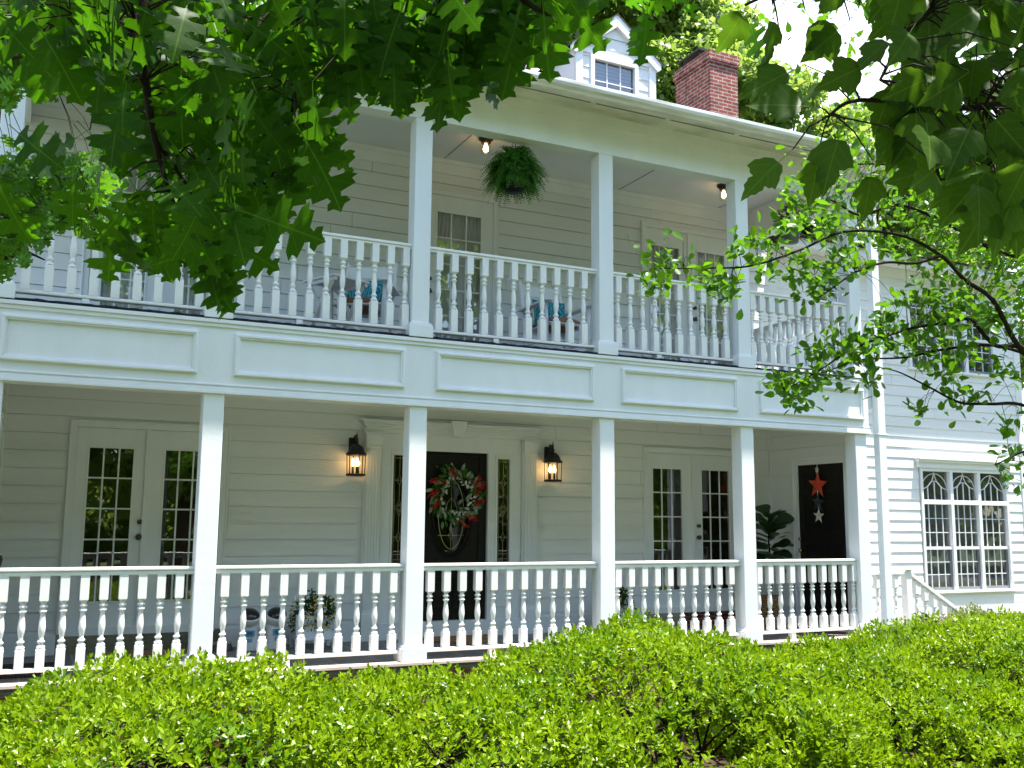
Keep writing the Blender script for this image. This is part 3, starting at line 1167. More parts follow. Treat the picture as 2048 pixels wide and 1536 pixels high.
# side walls at both ends of the lower porch, with a dark door each
MS = lambda u, w, z: (9.40 - w, u, z)           # right end, facing left
ML = lambda u, w, z: (XL + .05 + w, u, z)       # left end, facing right
for M, name in ((MS, 'r'), (ML, 'l')):
    mb = MB()
    siding(mb, M, .18, 2.0, .484, 3.42, .1785, [(.47, 1.52, 0, 2.83)], .010, False, .0045)
    mb.box(.47, 1.52, -.12, -.06, .6, 2.83, M)
    mb.build('end_wall', 'siding_white', house)
    mb = MB()
    casing(mb, M, .475, 1.515, .63, 2.828, .085, .03)
    mb.box(1.955, 1.998, 0, .03, .6, 3.40, M)
    co = mb.build('side_door', 'trim_white', house, .003)
    mb = MB()
    a, b, z0, z1 = .56, 1.43, .66, 2.745
    mb.box(a, b, -.04, .0, z0, z1, M)
    for (p, q, r_, t_) in ((a + .11, .965, 1.75 + .1, 2.25), (1.025, b - .11, 1.85, 2.25), (a + .11, .965, .85, 1.70), (1.025, b - .11, .85, 1.70), (a + .11, .965, 2.38, 2.62), (1.025, b - .11, 2.38, 2.62)):
        w = .014
        mb.box(p, q, 0, .008, r_, r_ + w, M)
        mb.box(p, q, 0, .008, t_ - w, t_, M)
        mb.box(p, p + w, 0, .0075, r_ + w, t_ - w, M)
        mb.box(q - w, q, 0, .0075, r_ + w, t_ - w, M)
        mb.box(p + .05, q - .05, 0, .006, r_ + .05, t_ - .05, M)
    mb.build('door_leaf', 'black_door', co, .002)
    knob(M, 1.37, 1.60, 'brass', co)

# ------------------------------------------------------------------ wings to the right and left
MW = lambda u, w, z: (u, 2.05 - w, z)
HW = [(10.40, 11.13, 4.90, 5.70), (12.28, 14.27, 4.40, 5.66), (12.38, 14.40, .93, 2.86)]
mb = MB()
siding(mb, MW, 9.46, 14.85, .58, 5.98, .1605, HW, proj=.0105)
siding(mb, lambda u, w, z: (14.85 + w, u, z), 2.05, 9.0, .58, 5.98, .1605, joints=False)
mb.build('wing_wall', 'siding_white', house)
mb = MB()
siding(mb, MW, -6.0, XL - .02, .58, 5.98, .1605, proj=.0105)
siding(mb, lambda u, w, z: (-6.0 - w, u, z), 2.05, 9.0, .58, 5.98, .1605, joints=False)
mb.build('wing_wall', 'siding_white', house)
mb = MB()
mb.box(9.47, 9.645, 0, .028, 3.4, 5.98, MW)
mb.box(14.73, 14.87, 0, .028, .58, 5.98, MW)
mb.box(9.6, 14.86, 0, .022, 5.82, 5.98, MW)
mb.box(9.46, 14.87, 0, .03, .56, .70, MW)
mb.build('wing_trim', 'trim_white', house, .004)
mb = MB()
mb.box(XL - .19, XL - .03, 0, .028, 3.4, 5.98, MW)
mb.build('wing_trim', 'trim_white', house, .004)
for (a, b) in ((9.52, 15.2), (-6.4, -.80)):
    mb = MB()
    mb.box(a, b, 1.70, 2.06, 5.985, 6.01)
    mb.box(a, b, 1.68, 1.705, 5.96, 6.09)
    mb.build('wing_soffit', 'trim_white', house, .004)
    mb = MB()
    zt = 6.095 + (5.5 - 1.6) * math.tan(R(19))
    mb.add([(a, 1.6, 6.095), (b, 1.6, 6.095), (b, 5.5, zt), (a, 5.5, zt), (a, 9.4, 6.095), (b, 9.4, 6.095)], [(0, 1, 2, 3), (3, 2, 5, 4)])
    mb.build('wing_roof', 'shingle', house)


def arc(cx, cz, r_, a0, a1, n=14):
    return [(cx + r_ * math.cos(a0 + (a1 - a0) * k / n), cz + r_ * math.sin(a0 + (a1 - a0) * k / n)) for k in range(n + 1)]


def window(M, u0, u1, z0, z1, ncol, meet, grid, transom=None, head=True, parent=house, sillw=.05, label=None):
    """frame mesh with sashes, muntins and panes as sub-parts"""
    fr = MB()
    w = .05
    fr.box(u0, u0 + w, -.05, .03, z0, z1 - w, M)
    fr.box(u1 - w, u1, -.05, .03, z0, z1 - w, M)
    fr.box(u0, u1, -.05, .03, z1 - w, z1, M)
    fr.box(u0 - .03, u1 + .03, -.05, sillw, z0 - .04, z0, M)
    cw = (u1 - u0 - 2 * w) / ncol
    for i in range(1, ncol):
        uc = u0 + w + cw * i
        fr.box(uc - .033, uc + .033, -.05, .028, z0, z1 - w, M)
    if transom:
        fr.box(u0 + w, u1 - w, -.049, .027, transom - .035, transom + .035, M)
    if head:
        fr.box(u0 - .06, u1 + .06, 0, .05, z1, z1 + .09, M)
        fr.box(u0 - .09, u1 + .09, 0, .085, z1 + .09, z1 + .125, M)
        fr.box(u0 - .105, u1 + .105, 0, .11, z1 + .125, z1 + .15, M)
    fo = fr.build('window', 'trim_white', parent, .004)
    if label:
        fo['label'] = label
    zt = (transom - .035) if transom else (z1 - w)
    mu = MB()
    sg = MB()
    pa = MB()
    for i in range(ncol):
        a = u0 + w + cw * i + (.033 if i else 0)
        b = u0 + w + cw * (i + 1) - (.033 if i < ncol - 1 else 0)
        pa.add([M(a, -.03, z0), M(b, -.03, z0), M(b, -.03, z1 - w), M(a, -.03, z1 - w)], [(0, 1, 2, 3)])
        if meet:
            mu.box(a, b, -.045, .006, meet - .022, meet + .022, M)
            for (p, q, r_, t_) in ((a, a + .035, z0, meet - .022), (b - .035, b, z0, meet - .022), (a + .035, b - .035, z0, z0 + .05)):
                sg.box(p, q, -.045, -.008, r_, t_, M)
            spans = ((z0 + .05, meet - .022), (meet + .022, zt))
        else:
            spans = ((z0, zt),)
        for (s0, s1) in spans:
            for k in range(1, grid[0]):
                u = a + (b - a) * k / grid[0]
                mu.box(u - .0055, u + .0055, -.035, -.02, s0, s1, M)
            for k in range(1, grid[1]):
                z = s0 + (s1 - s0) * k / grid[1]
                mu.box(a, b, -.0345, -.0205, z - .0055, z + .0055, M)
        if transom:
            s0, s1 = transom + .035, z1 - w
            for k in range(1, 4):
                u = a + (b - a) * k / 4
                mu.box(u - .006, u + .006, -.035, -.02, s0, s0 + (s1 - s0) * (.62 if k == 2 else .5), M)
            c = .5 * (a + b)
            hw = .5 * (b - a)
            for pts in (arc(c, s0 + .14, hw * .52, 0, math.pi), arc(c, s0 + .12, hw * .98, 0, math.pi), arc(a, s1 + .02, hw * 1.0, -1.57, 0), arc(b, s1 + .02, hw * 1.0, -1.57, -3.14)):
                pts = [(u, z) for u, z in pts if a <= u <= b and z <= s1]
                if len(pts) > 1:
                    mu.tube([M(u, -.026, z) for u, z in pts], .0065, 5)
    mu.build('muntins', 'trim_white', fo)
    if meet:
        sg.build('screen_frame', 'screen_grey', fo)
    pa.build('pane', 'pane', fo)
    room(u0, u1, z0, z1, M, 'room_grey', .5).build('room', 'room_grey', fo)
    return fo


window(MW, 12.40, 14.38, .95, 2.84, 3, 1.60, (4, 3), 2.31, label='triple window with arched transom lights under a moulded head')
window(MW, 12.29, 14.26, 4.42, 5.65, 3, 4.98, (3, 3), head=False, label='upstairs triple window behind the branches')
window(MW, 10.41, 11.12, 4.92, 5.69, 1, 0, (3, 4), head=False, label='small six light window past the upper porch end')

# stair beside the wing
mb = MB()
for k in range(5):
    mb.box(10.85 + k * .27, 11.12 + k * .27, .95, 1.9, .0, .50 - k * .11)
mb.box(9.45, 10.85, .95, 1.9, .35, .585)
mb.build('stairs', 'drive', house)
mb = MB()
yS = 1.0
mb.box(10.83, 10.93, yS - .05, yS + .05, .2, 1.34)
mb.box(10.81, 10.95, yS - .07, yS + .07, 1.34, 1.36)
mb.box(9.7, 10.83, yS - .045, yS + .045, 1.28, 1.325)
mb.box(9.7, 10.83, yS - .035, yS + .035, .62, .66)
mb.bar((10.88, yS, 1.31), (12.2, yS, .55), .09, .045)
mb.bar((10.90, yS, .62), (12.2, yS, -.13 + .02), .07, .04)
mb.box(12.16, 12.25, yS - .045, yS + .045, 0, .60)
so_ = mb.build('stair_railing', 'rail_white', house, .005)
for k in range(11):
    x = 10.0 + k * .165 if k < 5 else 11.05 + (k - 5) * .165
    base = .66 if k < 5 else .62 - (x - 10.9) * .5757 + .02
    topz = 1.285 if k < 5 else 1.29 - (x - 10.88) * .5757
    b = baluster_mb(base, base + .14, topz - .19, topz).build('baluster', 'rail_white', so_)
    b.location = (x, yS, 0)


# dormers
def dormer(cx, yf=2.2):
    hw, ze, zp = .66, 8.50, 9.08
    zb = 7.4
    M = lambda u, w, z: (cx + u, yf - w, z)
    mb = MB()
    holes = [(-.41, .36, 7.55, 8.40)]
    siding(mb, M, -hw + .05, hw - .05, zb, 8.56, .165, holes, joints=False)
    z = 8.56
    while z < zp - .05:
        a0 = (hw - .05) * (zp - z) / (zp - ze)
        z2 = min(z + .165, zp - .01)
        a1 = max((hw - .05) * (zp - z2) / (zp - ze), .001)
        mb.add([M(-a0, .011, z), M(a0, .011, z), M(a1, .002, z2), M(-a1, .002, z2)], [(0, 1, 2, 3)])
        z += .165
    for s_ in (-1, 1):
        mb.add([(cx + s_ * hw, yf, zb), (cx + s_ * hw, yf, ze), (cx + s_ * hw, yf + 2.6, ze), (cx + s_ * hw, yf + 2.6, zb)], [(0, 1, 2, 3)])
    do = mb.build('dormer', 'siding_white', house)
    mb = MB()
    mb.box(-hw, -hw + .11, -.01, .03, zb, ze + .02, M)
    mb.box(hw - .11, hw, -.01, .03, zb, ze + .02, M)
    mb.box(-hw, hw, 0, .028, 8.43, 8.50, M)
    for s_ in (-1, 1):
        mb.prism([(0, zp), (0, zp - .17), (s_ * (hw + .02), ze - .12), (s_ * (hw + .07), ze - .08), (s_ * (hw + .07), ze - .0)], -.0, .06, M)
    mb.build('dormer_trim', 'trim_white', do, .003)
    mb = MB()
    for s_ in (-1, 1):
        q = [(cx, yf - .07, zp + .022), (cx + s_ * (hw + .085), yf - .07, ze + .01), (cx + s_ * (hw + .085), yf + 3.0, ze + .01), (cx, yf + 3.0, zp + .022)]
        q2 = [(a, b, c - .02) for a, b, c in q]
        mb.add(q + q2, [(0, 1, 2, 3), (4, 7, 6, 5), (0, 4, 5, 1), (1, 5, 6, 2), (3, 2, 6, 7)])
    mb.build('dormer_roof', 'shingle', do)
    mw = MB()
    a, b, c, d = -.36, .30, 7.60, 8.36
    mw.box(a - .06, a, -.03, .035, c, d, M)
    mw.box(b, b + .06, -.03, .035, c, d, M)
    mw.box(a - .06, b + .06, -.03, .035, d, d + .055, M)
    for k in (1, 2):
        u = a + (b - a) * k / 3
        mw.box(u - .009, u + .009, -.025, -.005, c, d, M)
    for z in (c + .2, c + .46):
        mw.box(a, b, -.0245, -.0055, z - .009, z + .009, M)
    mw.build('dormer_window', 'trim_white', do, .003)
    g = MB()
    g.add([M(a, -.02, c), M(b, -.02, c), M(b, -.02, d), M(a, -.02, d)], [(0, 1, 2, 3)])
    g.build('pane', 'pane', do)
    g = room(a - .05, b + .05, c, d + .04, M, 'room_dark', .8)
    for k in range(14):
        z = c + .03 + k * .054
        g.box(a, b, -.10, -.085, z, z + .034, M)
    g.build('blinds', 'screen_grey', do)


for cx in (7.0, 4.25, 1.5):
    dormer(cx)

# chimney
mb = MB()
mb.box(10.42, 11.04, 4.5, 5.55, 0, 10.22)
mb.box(10.39, 11.07, 4.47, 5.58, 10.22, 10.40)
mb.box(10.41, 11.05, 4.49, 5.56, 10.17, 10.22)
ch = mb.build('chimney', 'brick_red', house)
mb = MB()
for (x, y) in ((10.5, 4.9), (10.95, 4.9), (10.5, 5.45), (10.95, 5.45)):
    mb.box(x - .015, x + .015, y - .015, y + .015, 10.40, 10.56)
mb.box(10.44, 11.02, 4.82, 5.52, 10.56, 10.60)
mb.build('chimney_cap', 'metal_cap', ch)

# ------------------------------------------------------------------ lamps
def wall_lantern(x, label):
    t = thing('wall_lantern', label, 'lantern', (x, 2.0, 2.46), 0, 'lanterns either side of the front door')
    P = lambda px_, py, pz: (x + px_, 2.0 + py, 2.46 + pz)
    mb = MB()
    mb.box(x - .055, x + .055, 1.955, 1.985, 2.68, 2.89)
    mb.tube([P(0, -.04, .36), P(0, -.07, .42), P(0, -.115, .435), P(0, -.15, .40), P(0, -.15, .34)], .014, 8)
    mb.tube([P(0, -.06, .30), P(.0, -.10, .33), P(0, -.12, .37), P(0, -.10, .41)], .010, 8)
    mb.tube([P(0, -.05, .40), P(0, -.06, .45), P(0, -.085, .455), P(0, -.095, .43)], .008, 8)
    mb.build('bracket', 'black_iron', t, .004)
    mb = MB()
    c = (x, 1.85, 2.46)
    mb.lathe(c, [(.118, .222), (.122, .232), (.118, .246), (.10, .26), (.088, .29), (.07, .32), (.045, .342), (.02, .352), (.014, .37), (.022, .38), (.014, .395), (.009, .42), (.014, .435), (.006, .47), (.001, .50)], 12)
    mb.build('lantern_roof', 'black_iron', t)
    mb = MB()
    for k in range(6):
        a = 2 * math.pi * (k + .5) / 6
        mb.bar((x + .102 * math.cos(a), 1.85 + .102 * math.sin(a), 2.472), (x + .108 * math.cos(a), 1.85 + .108 * math.sin(a), 2.688), .009, .009)
    mb.lathe(c, [(.108, -.012), (.114, -.004), (.114, .008), (.10, .014), (.04, .016)], 12)
    for k in range(3):
        a = 2 * math.pi * k / 3 + .5
        mb.tube([P(.035 * math.cos(a), -.15 + .035 * math.sin(a), .014), P(.035 * math.cos(a), -.15 + .035 * math.sin(a), .10)], .012, 8)
    mb.build('cage', 'black_iron', t)
    mb = MB()
    mb.lathe(c, [(.098, .014), (.104, .222)], 6, cap=False)
    mb.build('lantern_glass', 'pane_clear', t)
    for k in range(3):
        a = 2 * math.pi * k / 3 + .5
        b = MB()
        b.lathe(P(.035 * math.cos(a), -.15 + .035 * math.sin(a), .10), [(.008, 0), (.016, .02), (.018, .04), (.012, .065), (.003, .09)], 10)
        b.build('bulb', 'bulb_warm', t)


wall_lantern(3.285, 'black lantern left of the front door, lit')
wall_lantern(5.825, 'black lantern right of the front door, lit')


def ceiling_light(x, y, label):
    t = thing('ceiling_light', label, 'ceiling light', (x, y, 6.43), 0, 'jar lights on the upper porch ceiling')
    mb = MB()
    mb.lathe((x, y, 6.43), [(.03, -.075), (.055, -.07), (.06, -.04), (.085, -.03), (.09, -.0)], 20)
    mb.build('lamp_base', 'bronze' if False else 'black_iron', t)
    mb = MB()
    mb.lathe((x, y, 6.43), [(.02, -.215), (.05, -.205), (.062, -.17), (.062, -.08), (.05, -.065)], 20, cap=False)
    mb.build('glass_jar', 'pane_clear', t)
    mb = MB()
    mb.lathe((x, y, 6.43), [(.004, -.18), (.026, -.165), (.032, -.14), (.022, -.105), (.014, -.08)], 14)
    mb.build('bulb', 'bulb_warm', t)


ceiling_light(4.52, 1.11, 'lit jar light on the porch ceiling beside the hanging fern')
ceiling_light(8.03, 1.16, 'lit jar light on the porch ceiling above the right french door')

# ------------------------------------------------------------------ hanging plants
def frond_set(n, rmin, rmax, c, up, droop, pin, seed):
    r_ = np.random.default_rng(seed)
    P, A, Nn, S = [], [], [], []
    for _ in range(n):
        az = r_.uniform(0, 2 * math.pi)
        el = r_.uniform(-.45, 1.3)
        Ln = r_.uniform(rmin, rmax)
        d = np.array([math.cos(az) * math.cos(el), math.sin(az) * math.cos(el), math.sin(el) * up])
        p = np.array(c) + d * .05
        prev = p.copy()
        m = 16
        side = unit(np.cross(d, [0, 0, 1.0]) + 1e-6)
        for k in range(m):
            t = k / m
            v = d + np.array([0, 0, -droop * t * 2.0])
            v = unit(v)
            prev = prev + v * Ln / m
            ln = pin * (1 - .75 * t) * (.55 + .45 * min(1, t * 5))
            for s_ in (-1, 1):
                P.append(prev.copy())
                A.append(side * s_ + v * .45 + r_.normal(0, .12, 3))
                Nn.append(np.cross(side, v) + r_.normal(0, .25, 3))
                S.append(ln * r_.uniform(.8, 1.15))
    return P, A, Nn, S


fx, fy, fz = 4.50, .30, 5.70
fern = thing('hanging_fern', 'bushy green fern in a black hanging pot under the porch beam', 'fern', (fx, fy, fz))
P, A, Nn, S = frond_set(560, .24, .42, (fx, fy, fz + .05), 1.0, .85, .062, 3)
V, F = leaves(P, A, Nn, S, tmpl_quad(.24))
np_mesh('fronds', V, F, 'leaf_fern', fern)
mb = MB()
mb.lathe((fx, fy, fz - .19), [(.08, 0), (.105, .03), (.135, .17), (.145, .19), (.145, .21), (.13, .21), (.12, .19)], 20)
mb.build('pot', 'pot_black', fern)
mb = MB()
for k in range(3):
    a = 2 * math.pi * k / 3 + .4
    mb.tube([(fx + .14 * math.cos(a), fy + .14 * math.sin(a), fz + .01), (fx, fy, fz + .42)], .003, 5)
mb.tube([(fx, fy, fz + .42), (fx + .02, fy, fz + .46), (fx, fy, 6.43)], .004, 5)
mb.build('hanger', 'black_iron', fern)

bx, by, bz = 8.45, .35, 5.72
hb = thing('hanging_basket', 'grey green hanging pot of purple and white flowers at the right porch end', 'hanging basket', (bx, by, bz))
mb = MB()
mb.lathe((bx, by, bz - .24), [(.075, 0), (.085, .02), (.125, .19), (.135, .2), (.135, .225), (.12, .225)], 20)
mb.build('pot', 'pot_green', hb)
r_ = np.random.default_rng(5)
n = 420
d = unit(r_.normal(0, 1, (n, 3)) * [1, 1, .8] + [0, 0, .35])
P = np.array([bx, by, bz + .03]) + d * r_.uniform(.05, .2, (n, 1))
V, F = leaves(P, d + r_.normal(0, .5, (n, 3)), r_.normal(0, 1, (n, 3)), r_.uniform(.03, .06, n), SIMPLE)
np_mesh('foliage', V, F, 'leaf_myrtle', hb)
for nm, mt, k0 in (('purple_blooms', 'flower_purple', 60), ('pink_blooms', 'flower_pink', 35), ('white_blooms', 'flower_white', 40)):
    d = unit(r_.normal(0, 1, (k0, 3)) + [-.2, -.2, .6])
    cpt = np.array([bx - .06, by, bz + .08]) + d * r_.uniform(.12, .19, (k0, 1))
    cpt = np.repeat(cpt, 5, 0)
    V, F = leaves(cpt, r_.normal(0, 1, cpt.shape), np.repeat(d, 5, 0), r_.uniform(.018, .03, len(cpt)), tmpl_simple(.4))
    np_mesh(nm, V, F, mt, hb)
mb = MB()
for k in range(3):
    a = 2 * math.pi * k / 3
    mb.tube([(bx + .13 * math.cos(a), by + .13 * math.sin(a), bz), (bx, by, bz + .33)], .0025, 5)
mb.tube([(bx, by, bz + .33), (bx + .03, by, bz + .36), (bx + .035, by, bz + .40), (bx, by, bz + .44), (bx - .03, by, bz + .48), (bx - .02, by, bz + .53), (bx + .02, by, bz + .54), (bx + .02, by, bz + .58), (bx, by, 6.43)], .006, 6)
mb.build('hanger_hook', 'black_iron', hb)

# ------------------------------------------------------------------ wreath and stars
wr = thing('door_wreath', 'round wreath of red blooms, white petals and sage leaves on the dark front door', 'wreath', (4.545, 1.93, 2.25))
r_ = np.random.default_rng(21)


def wring(n, r0, sp, ycen=1.93, th=None):
    a = r_.uniform(0, 2 * math.pi, n) if th is None else th
    rr = r0 + r_.normal(0, sp, n)
    P = np.stack([4.545 + rr * np.cos(a), ycen + r_.normal(-.02, .025, n), 2.25 + rr * np.sin(a)], 1)
    out = np.stack([np.cos(a), np.zeros(n), np.sin(a)], 1)
    tang = np.stack([-np.sin(a), np.zeros(n), np.cos(a)], 1)
    return P, out, tang


mb = MB()
for k in range(3):
    mb.tube([(4.545 + (.235 + .012 * math.sin(t * 5 + k * 2)) * math.cos(t), 1.945 + .012 * math.cos(t * 7 + k), 2.25 + (.235 + .012 * math.sin(t * 5 + k * 2)) * math.sin(t)) for t in np.linspace(0, 2 * math.pi, 40)], .012, 6, False)
mb.build('twig_ring', 'bark_dark', wr)
P, o_, tg = wring(300, .25, .05)
V, F = leaves(P, o_ * .6 + tg * .7 + r_.normal(0, .45, P.shape), np.array([0, -1, 0]) + r_.normal(0, .5, P.shape), r_.uniform(.05, .09, len(P)), tmpl_simple(.16))
np_mesh('greenery', V, F, 'leaf_fern', wr)
P, o_, tg = wring(80, .25, .055)
V, F = leaves(P, o_ * .7 + tg * .5 + r_.normal(0, .5, P.shape), np.array([0, -1, 0]) + r_.normal(0, .4, P.shape), r_.uniform(.07, .115, len(P)), tmpl_simple(.22))
np_mesh('sage_leaves', V, F, 'sage_leaf', wr)
for a0, rr in ((1.75, .26), (.55, .29), (.25, .31), (-.25, .28), (-.95, .31), (-1.35, .33), (2.55, .30), (3.05, .31), (3.5, .28)):
    c = np.array([4.545 + rr * math.cos(a0), 1.87, 2.25 + rr * math.sin(a0)])
    ax = unit(np.array([math.cos(a0 + .6), -.1, math.sin(a0 + .6)]))
    m = 30
    t = r_.uniform(-.06, .08, m)
    P = c + ax * t[:, None] + r_.normal(0, .012, (m, 3))
    V, F = leaves(P, ax * .4 + r_.normal(0, .7, (m, 3)), r_.normal(0, 1, P.shape) + [0, -1, 0], r_.uniform(.025, .048, len(P)), tmpl_simple(.3))
    np_mesh('red_bloom', V, F, 'flower_red', wr)
P, o_, tg = wring(60, .19, .025, 1.90)
V, F = leaves(P, o_ * .3 + tg * .8 + r_.normal(0, .5, P.shape), np.array([0, -1, 0]) + r_.normal(0, .4, P.shape), r_.uniform(.035, .06, len(P)), tmpl_simple(.32))
np_mesh('white_petals', V, F, 'flower_white', wr)

st = thing('star_hanging', 'three hanging stars, red above blue above white, on the black porch end door', 'star hanging', (9.37, 1.03, 2.3))
for (yy, zz, rad, mt, nm) in ((1.03, 2.465, .185, 'star_red', 'red_star'), (1.035, 2.235, .125, 'star_blue', 'blue_star'), (1.03, 2.06, .105, 'star_white', 'white_star')):
    mb = MB()
    vv = []
    for k in range(10):
        a = math.pi / 2 + k * math.pi / 5 + .06
        q = rad if k % 2 == 0 else rad * .42
        vv.append((9.372, yy + q * math.cos(a), zz + q * math.sin(a)))
    vv += [(9.335, yy, zz), (9.392, yy, zz)]
    mb.add(vv, [(k, (k + 1) % 10, 10) for k in range(10)] + [((k + 1) % 10, k, 11) for k in range(10)])
    mb.build(nm, mt, st)
mb = MB()
mb.tube([(9.375, 1.03, 2.75), (9.37, 1.03, 2.64), (9.372, 1.035, 2.36), (9.372, 1.03, 2.16)], .006, 6)
mb.lathe((9.37, 1.03, 2.655), [(.005, -.04), (.022, -.01), (.018, .01), (.025, .03), (.008, .05)], 8)
mb.build('ribbon', 'star_white', st)


# ------------------------------------------------------------------ porch furniture
def rocking_chair(loc, rz, label):
    t = thing('rocking_chair', label, 'rocking chair', loc, rz, 'white rocking chairs on the upper porch')
    T4 = Matrix.Translation(loc) @ Matrix.Rotation(rz, 4, 'Z')
    G = lambda p: T4 @ Vector(p)
    mb = MB()
    for k in range(7):
        y = -.25 + k * .082
        mb.bar(G((-.26, y, .47 - .03 * k / 7)), G((.26, y, .47 - .03 * k / 7)), .07, .018, up=T4.to_3x3() @ Vector((0, 0, 1)))
    mb.build('seat', 'chair_white', t, .003)
    mb = MB()
    for s_ in (-1, 1):
        mb.tube([G((s_ * .27, .25, .05)), G((s_ * .27, .26, .42)), G((s_ * .27, .40, 1.03)), G((s_ * .27, .41, 1.06)), G((s_ * .27, .415, 1.10))], [.022, .024, .022, .028, .012], 10)
    mb.bar(G((-.27, .385, .97)), G((.27, .385, .97)), .02, .13)
    mb.bar(G((-.27, .35, .80)), G((.27, .35, .80)), .02, .09)
    mb.bar(G((-.27, .29, .54)), G((.27, .29, .54)), .02, .06)
    for k in range(9):
        x = -.21 + k * .0525
        mb.bar(G((x, .295, .54)), G((x, .35, .80)), .028, .012)
    mb.build('backrest', 'chair_white', t, .002)
    for s_ in (-1, 1):
        mb = MB()
        mb.bar(G((s_ * .30, -.32, .715)), G((s_ * .30, .33, .70)), .10, .024)
        mb.lathe(G((s_ * .30, -.32, .703)), [(.05, 0), (.054, .012), (.05, .024)], 14)
        mb.build('armrest', 'chair_white', t, .004)
        mb = MB()
        mb.tube([G((s_ * .28, -.25, .06)), G((s_ * .28, -.25, .2)), G((s_ * .28, -.25, .47)), G((s_ * .29, -.25, .705))], [.018, .024, .025, .02], 10)
        mb.build('leg', 'chair_white', t)
        mb = MB()
        pts = [G((s_ * .275, -.48 + 1.15 * k / 12, .035 + .11 * ((k - 5.2) / 6.5) ** 2)) for k in range(13)]
        for a, b in zip(pts[:-1], pts[1:]):
            mb.bar(a, b, .028, .04)
        mb.build('rocker', 'chair_white', t)
    mb = MB()
    for z in (.17, .27):
        mb.tube([G((-.28, -.25, z)), G((.28, -.25, z))], .014, 8)
        for s_ in (-1, 1):
            mb.tube([G((s_ * .28, -.25, z)), G((s_ * .27, .25, z))], .012, 8)
    mb.build('stretcher', 'chair_white', t)
    return T4


def pillow(name, T4, loc, tilt, w, h, mat, label, group=None):
    mb = MB()
    n = 12
    M2 = T4 @ Matrix.Translation(loc) @ Matrix.Rotation(tilt, 4, 'X')
    vv = []
    for sgn in (-1, 1):
        for j in range(n + 1):
            for i in range(n + 1):
                a = i / n * 2 - 1
                b = j / n * 2 - 1
                th = .075 * ((1 - a ** 4) * (1 - b ** 4)) ** .6
                pin = 1 - .07 * (abs(b) ** 2) * (1 - abs(a)) - .0
                pin2 = 1 - .07 * (abs(a) ** 2) * (1 - abs(b))
                vv.append(M2 @ Vector((a * w / 2 * pin2, sgn * th, b * h / 2 * pin)))
    fs = []
    m = (n + 1) ** 2
    for s_ in (0, 1):
        for j in range(n):
            for i in range(n):
                q = s_ * m + j * (n + 1) + i
                f = (q, q + 1, q + n + 2, q + n + 1)
                fs.append(f if s_ == 0 else f[::-1])
    mb.add(vv, fs, True)
    o = mb.build(name, mat)
    return tag(o, label, 'cushion', group)


T4 = rocking_chair((5.42, 1.02, ZD), R(2), 'white rocking chair facing out beside the glazed door')
pillow('pillow', T4, (0, .16, .67), R(-14), .46, .33, 'pillow_teal', 'teal patterned cushion standing in the rocking chair by the glazed door', 'teal cushions on the rocking chairs')
pillow('seat_pad', T4, (0, -.02, .50), R(90), .46, .44, 'seat_tan', 'tan seat pad on the rocking chair by the glazed door', 'tan seat pads')
T4 = rocking_chair((3.08, 1.10, ZD), R(-30), 'white rocking chair turned sideways behind the folding table')
pillow('pillow', T4, (0, .16, .67), R(-14), .46, .36, 'pillow_teal', 'teal patterned cushion in the rocking chair behind the folding table', 'teal cushions on the rocking chairs')
pillow('seat_pad', T4, (0, -.02, .50), R(90), .46, .44, 'seat_tan', 'tan seat pad on the rocking chair behind the folding table', 'tan seat pads')

tb = thing('folding_table', 'small grey white folding table with crossed legs left of the rocking chair', 'table', (2.68, .74, ZD), R(24))
T4 = Matrix.Translation((2.68, .74, ZD)) @ Matrix.Rotation(R(24), 4, 'Z')
G = lambda p: T4 @ Vector(p)
mb = MB()
for k in range(6):
    y = -.21 + k * .084
    mb.bar(G((-.24, y, .645)), G((.24, y, .645)), .078, .02)
for s_ in (-1, 1):
    mb.bar(G((s_ * .20, -.24, .615)), G((s_ * .20, .24, .615)), .03, .04)
mb.build('tabletop', 'chair_white', tb, .003)
for s_ in (-1, 1):
    for q in (-1, 1):
        mb = MB()
        mb.bar(G((s_ * .20 - q * .018, q * .20, .0)), G((s_ * .20 - q * .018, -q * .20, .60)), .02, .045, up=(1, 0, 0))
        mb.build('leg', 'chair_white', tb)


# ------------------------------------------------------------------ lower porch objects
def slab_mat(name, x0, x1, y0, y1, mat, label, rnd=False):
    mb = MB()
    cx, cy = (x0 + x1) / 2, (y0 + y1) / 2
    if rnd:
        n = 24
        pts = [(cx - (x1 - x0) / 2, y1), (cx + (x1 - x0) / 2, y1)]
        pts += [(cx + (x1 - x0) / 2 * math.cos(math.pi * k / n), y1 - (y1 - y0) * math.sin(math.pi * k / n)) for k in range(1, n)]
        vv = [(p[0], p[1], Z1 + .002) for p in pts] + [(p[0], p[1], Z1 + .022) for p in pts]
        m = len(pts)
        fs = [tuple(range(m)), tuple(range(m, 2 * m))[::-1]] + [(i, (i + 1) % m, m + (i + 1) % m, m + i) for i in range(m)]
        mb.add(vv, fs)
    else:
        mb.box(x0, x1, y0, y1, Z1 + .002, Z1 + .018)
    o = mb.build(name, mat)
    return tag(o, label, 'door mat', 'door mats on the lower porch')


slab_mat('door_mat', .72, 1.56, 1.42, 1.92, 'mat_swirl', 'brown doormat with dark swirls in front of the left french doors')
slab_mat('door_mat', 4.08, 4.98, 1.32, 1.92, 'mat_coir', 'half round tan coir doormat in front of the dark front door', True)
slab_mat('door_mat', -.25, .30, .55, 1.35, 'mat_dark', 'dark patterned mat at the left end of the lower porch')


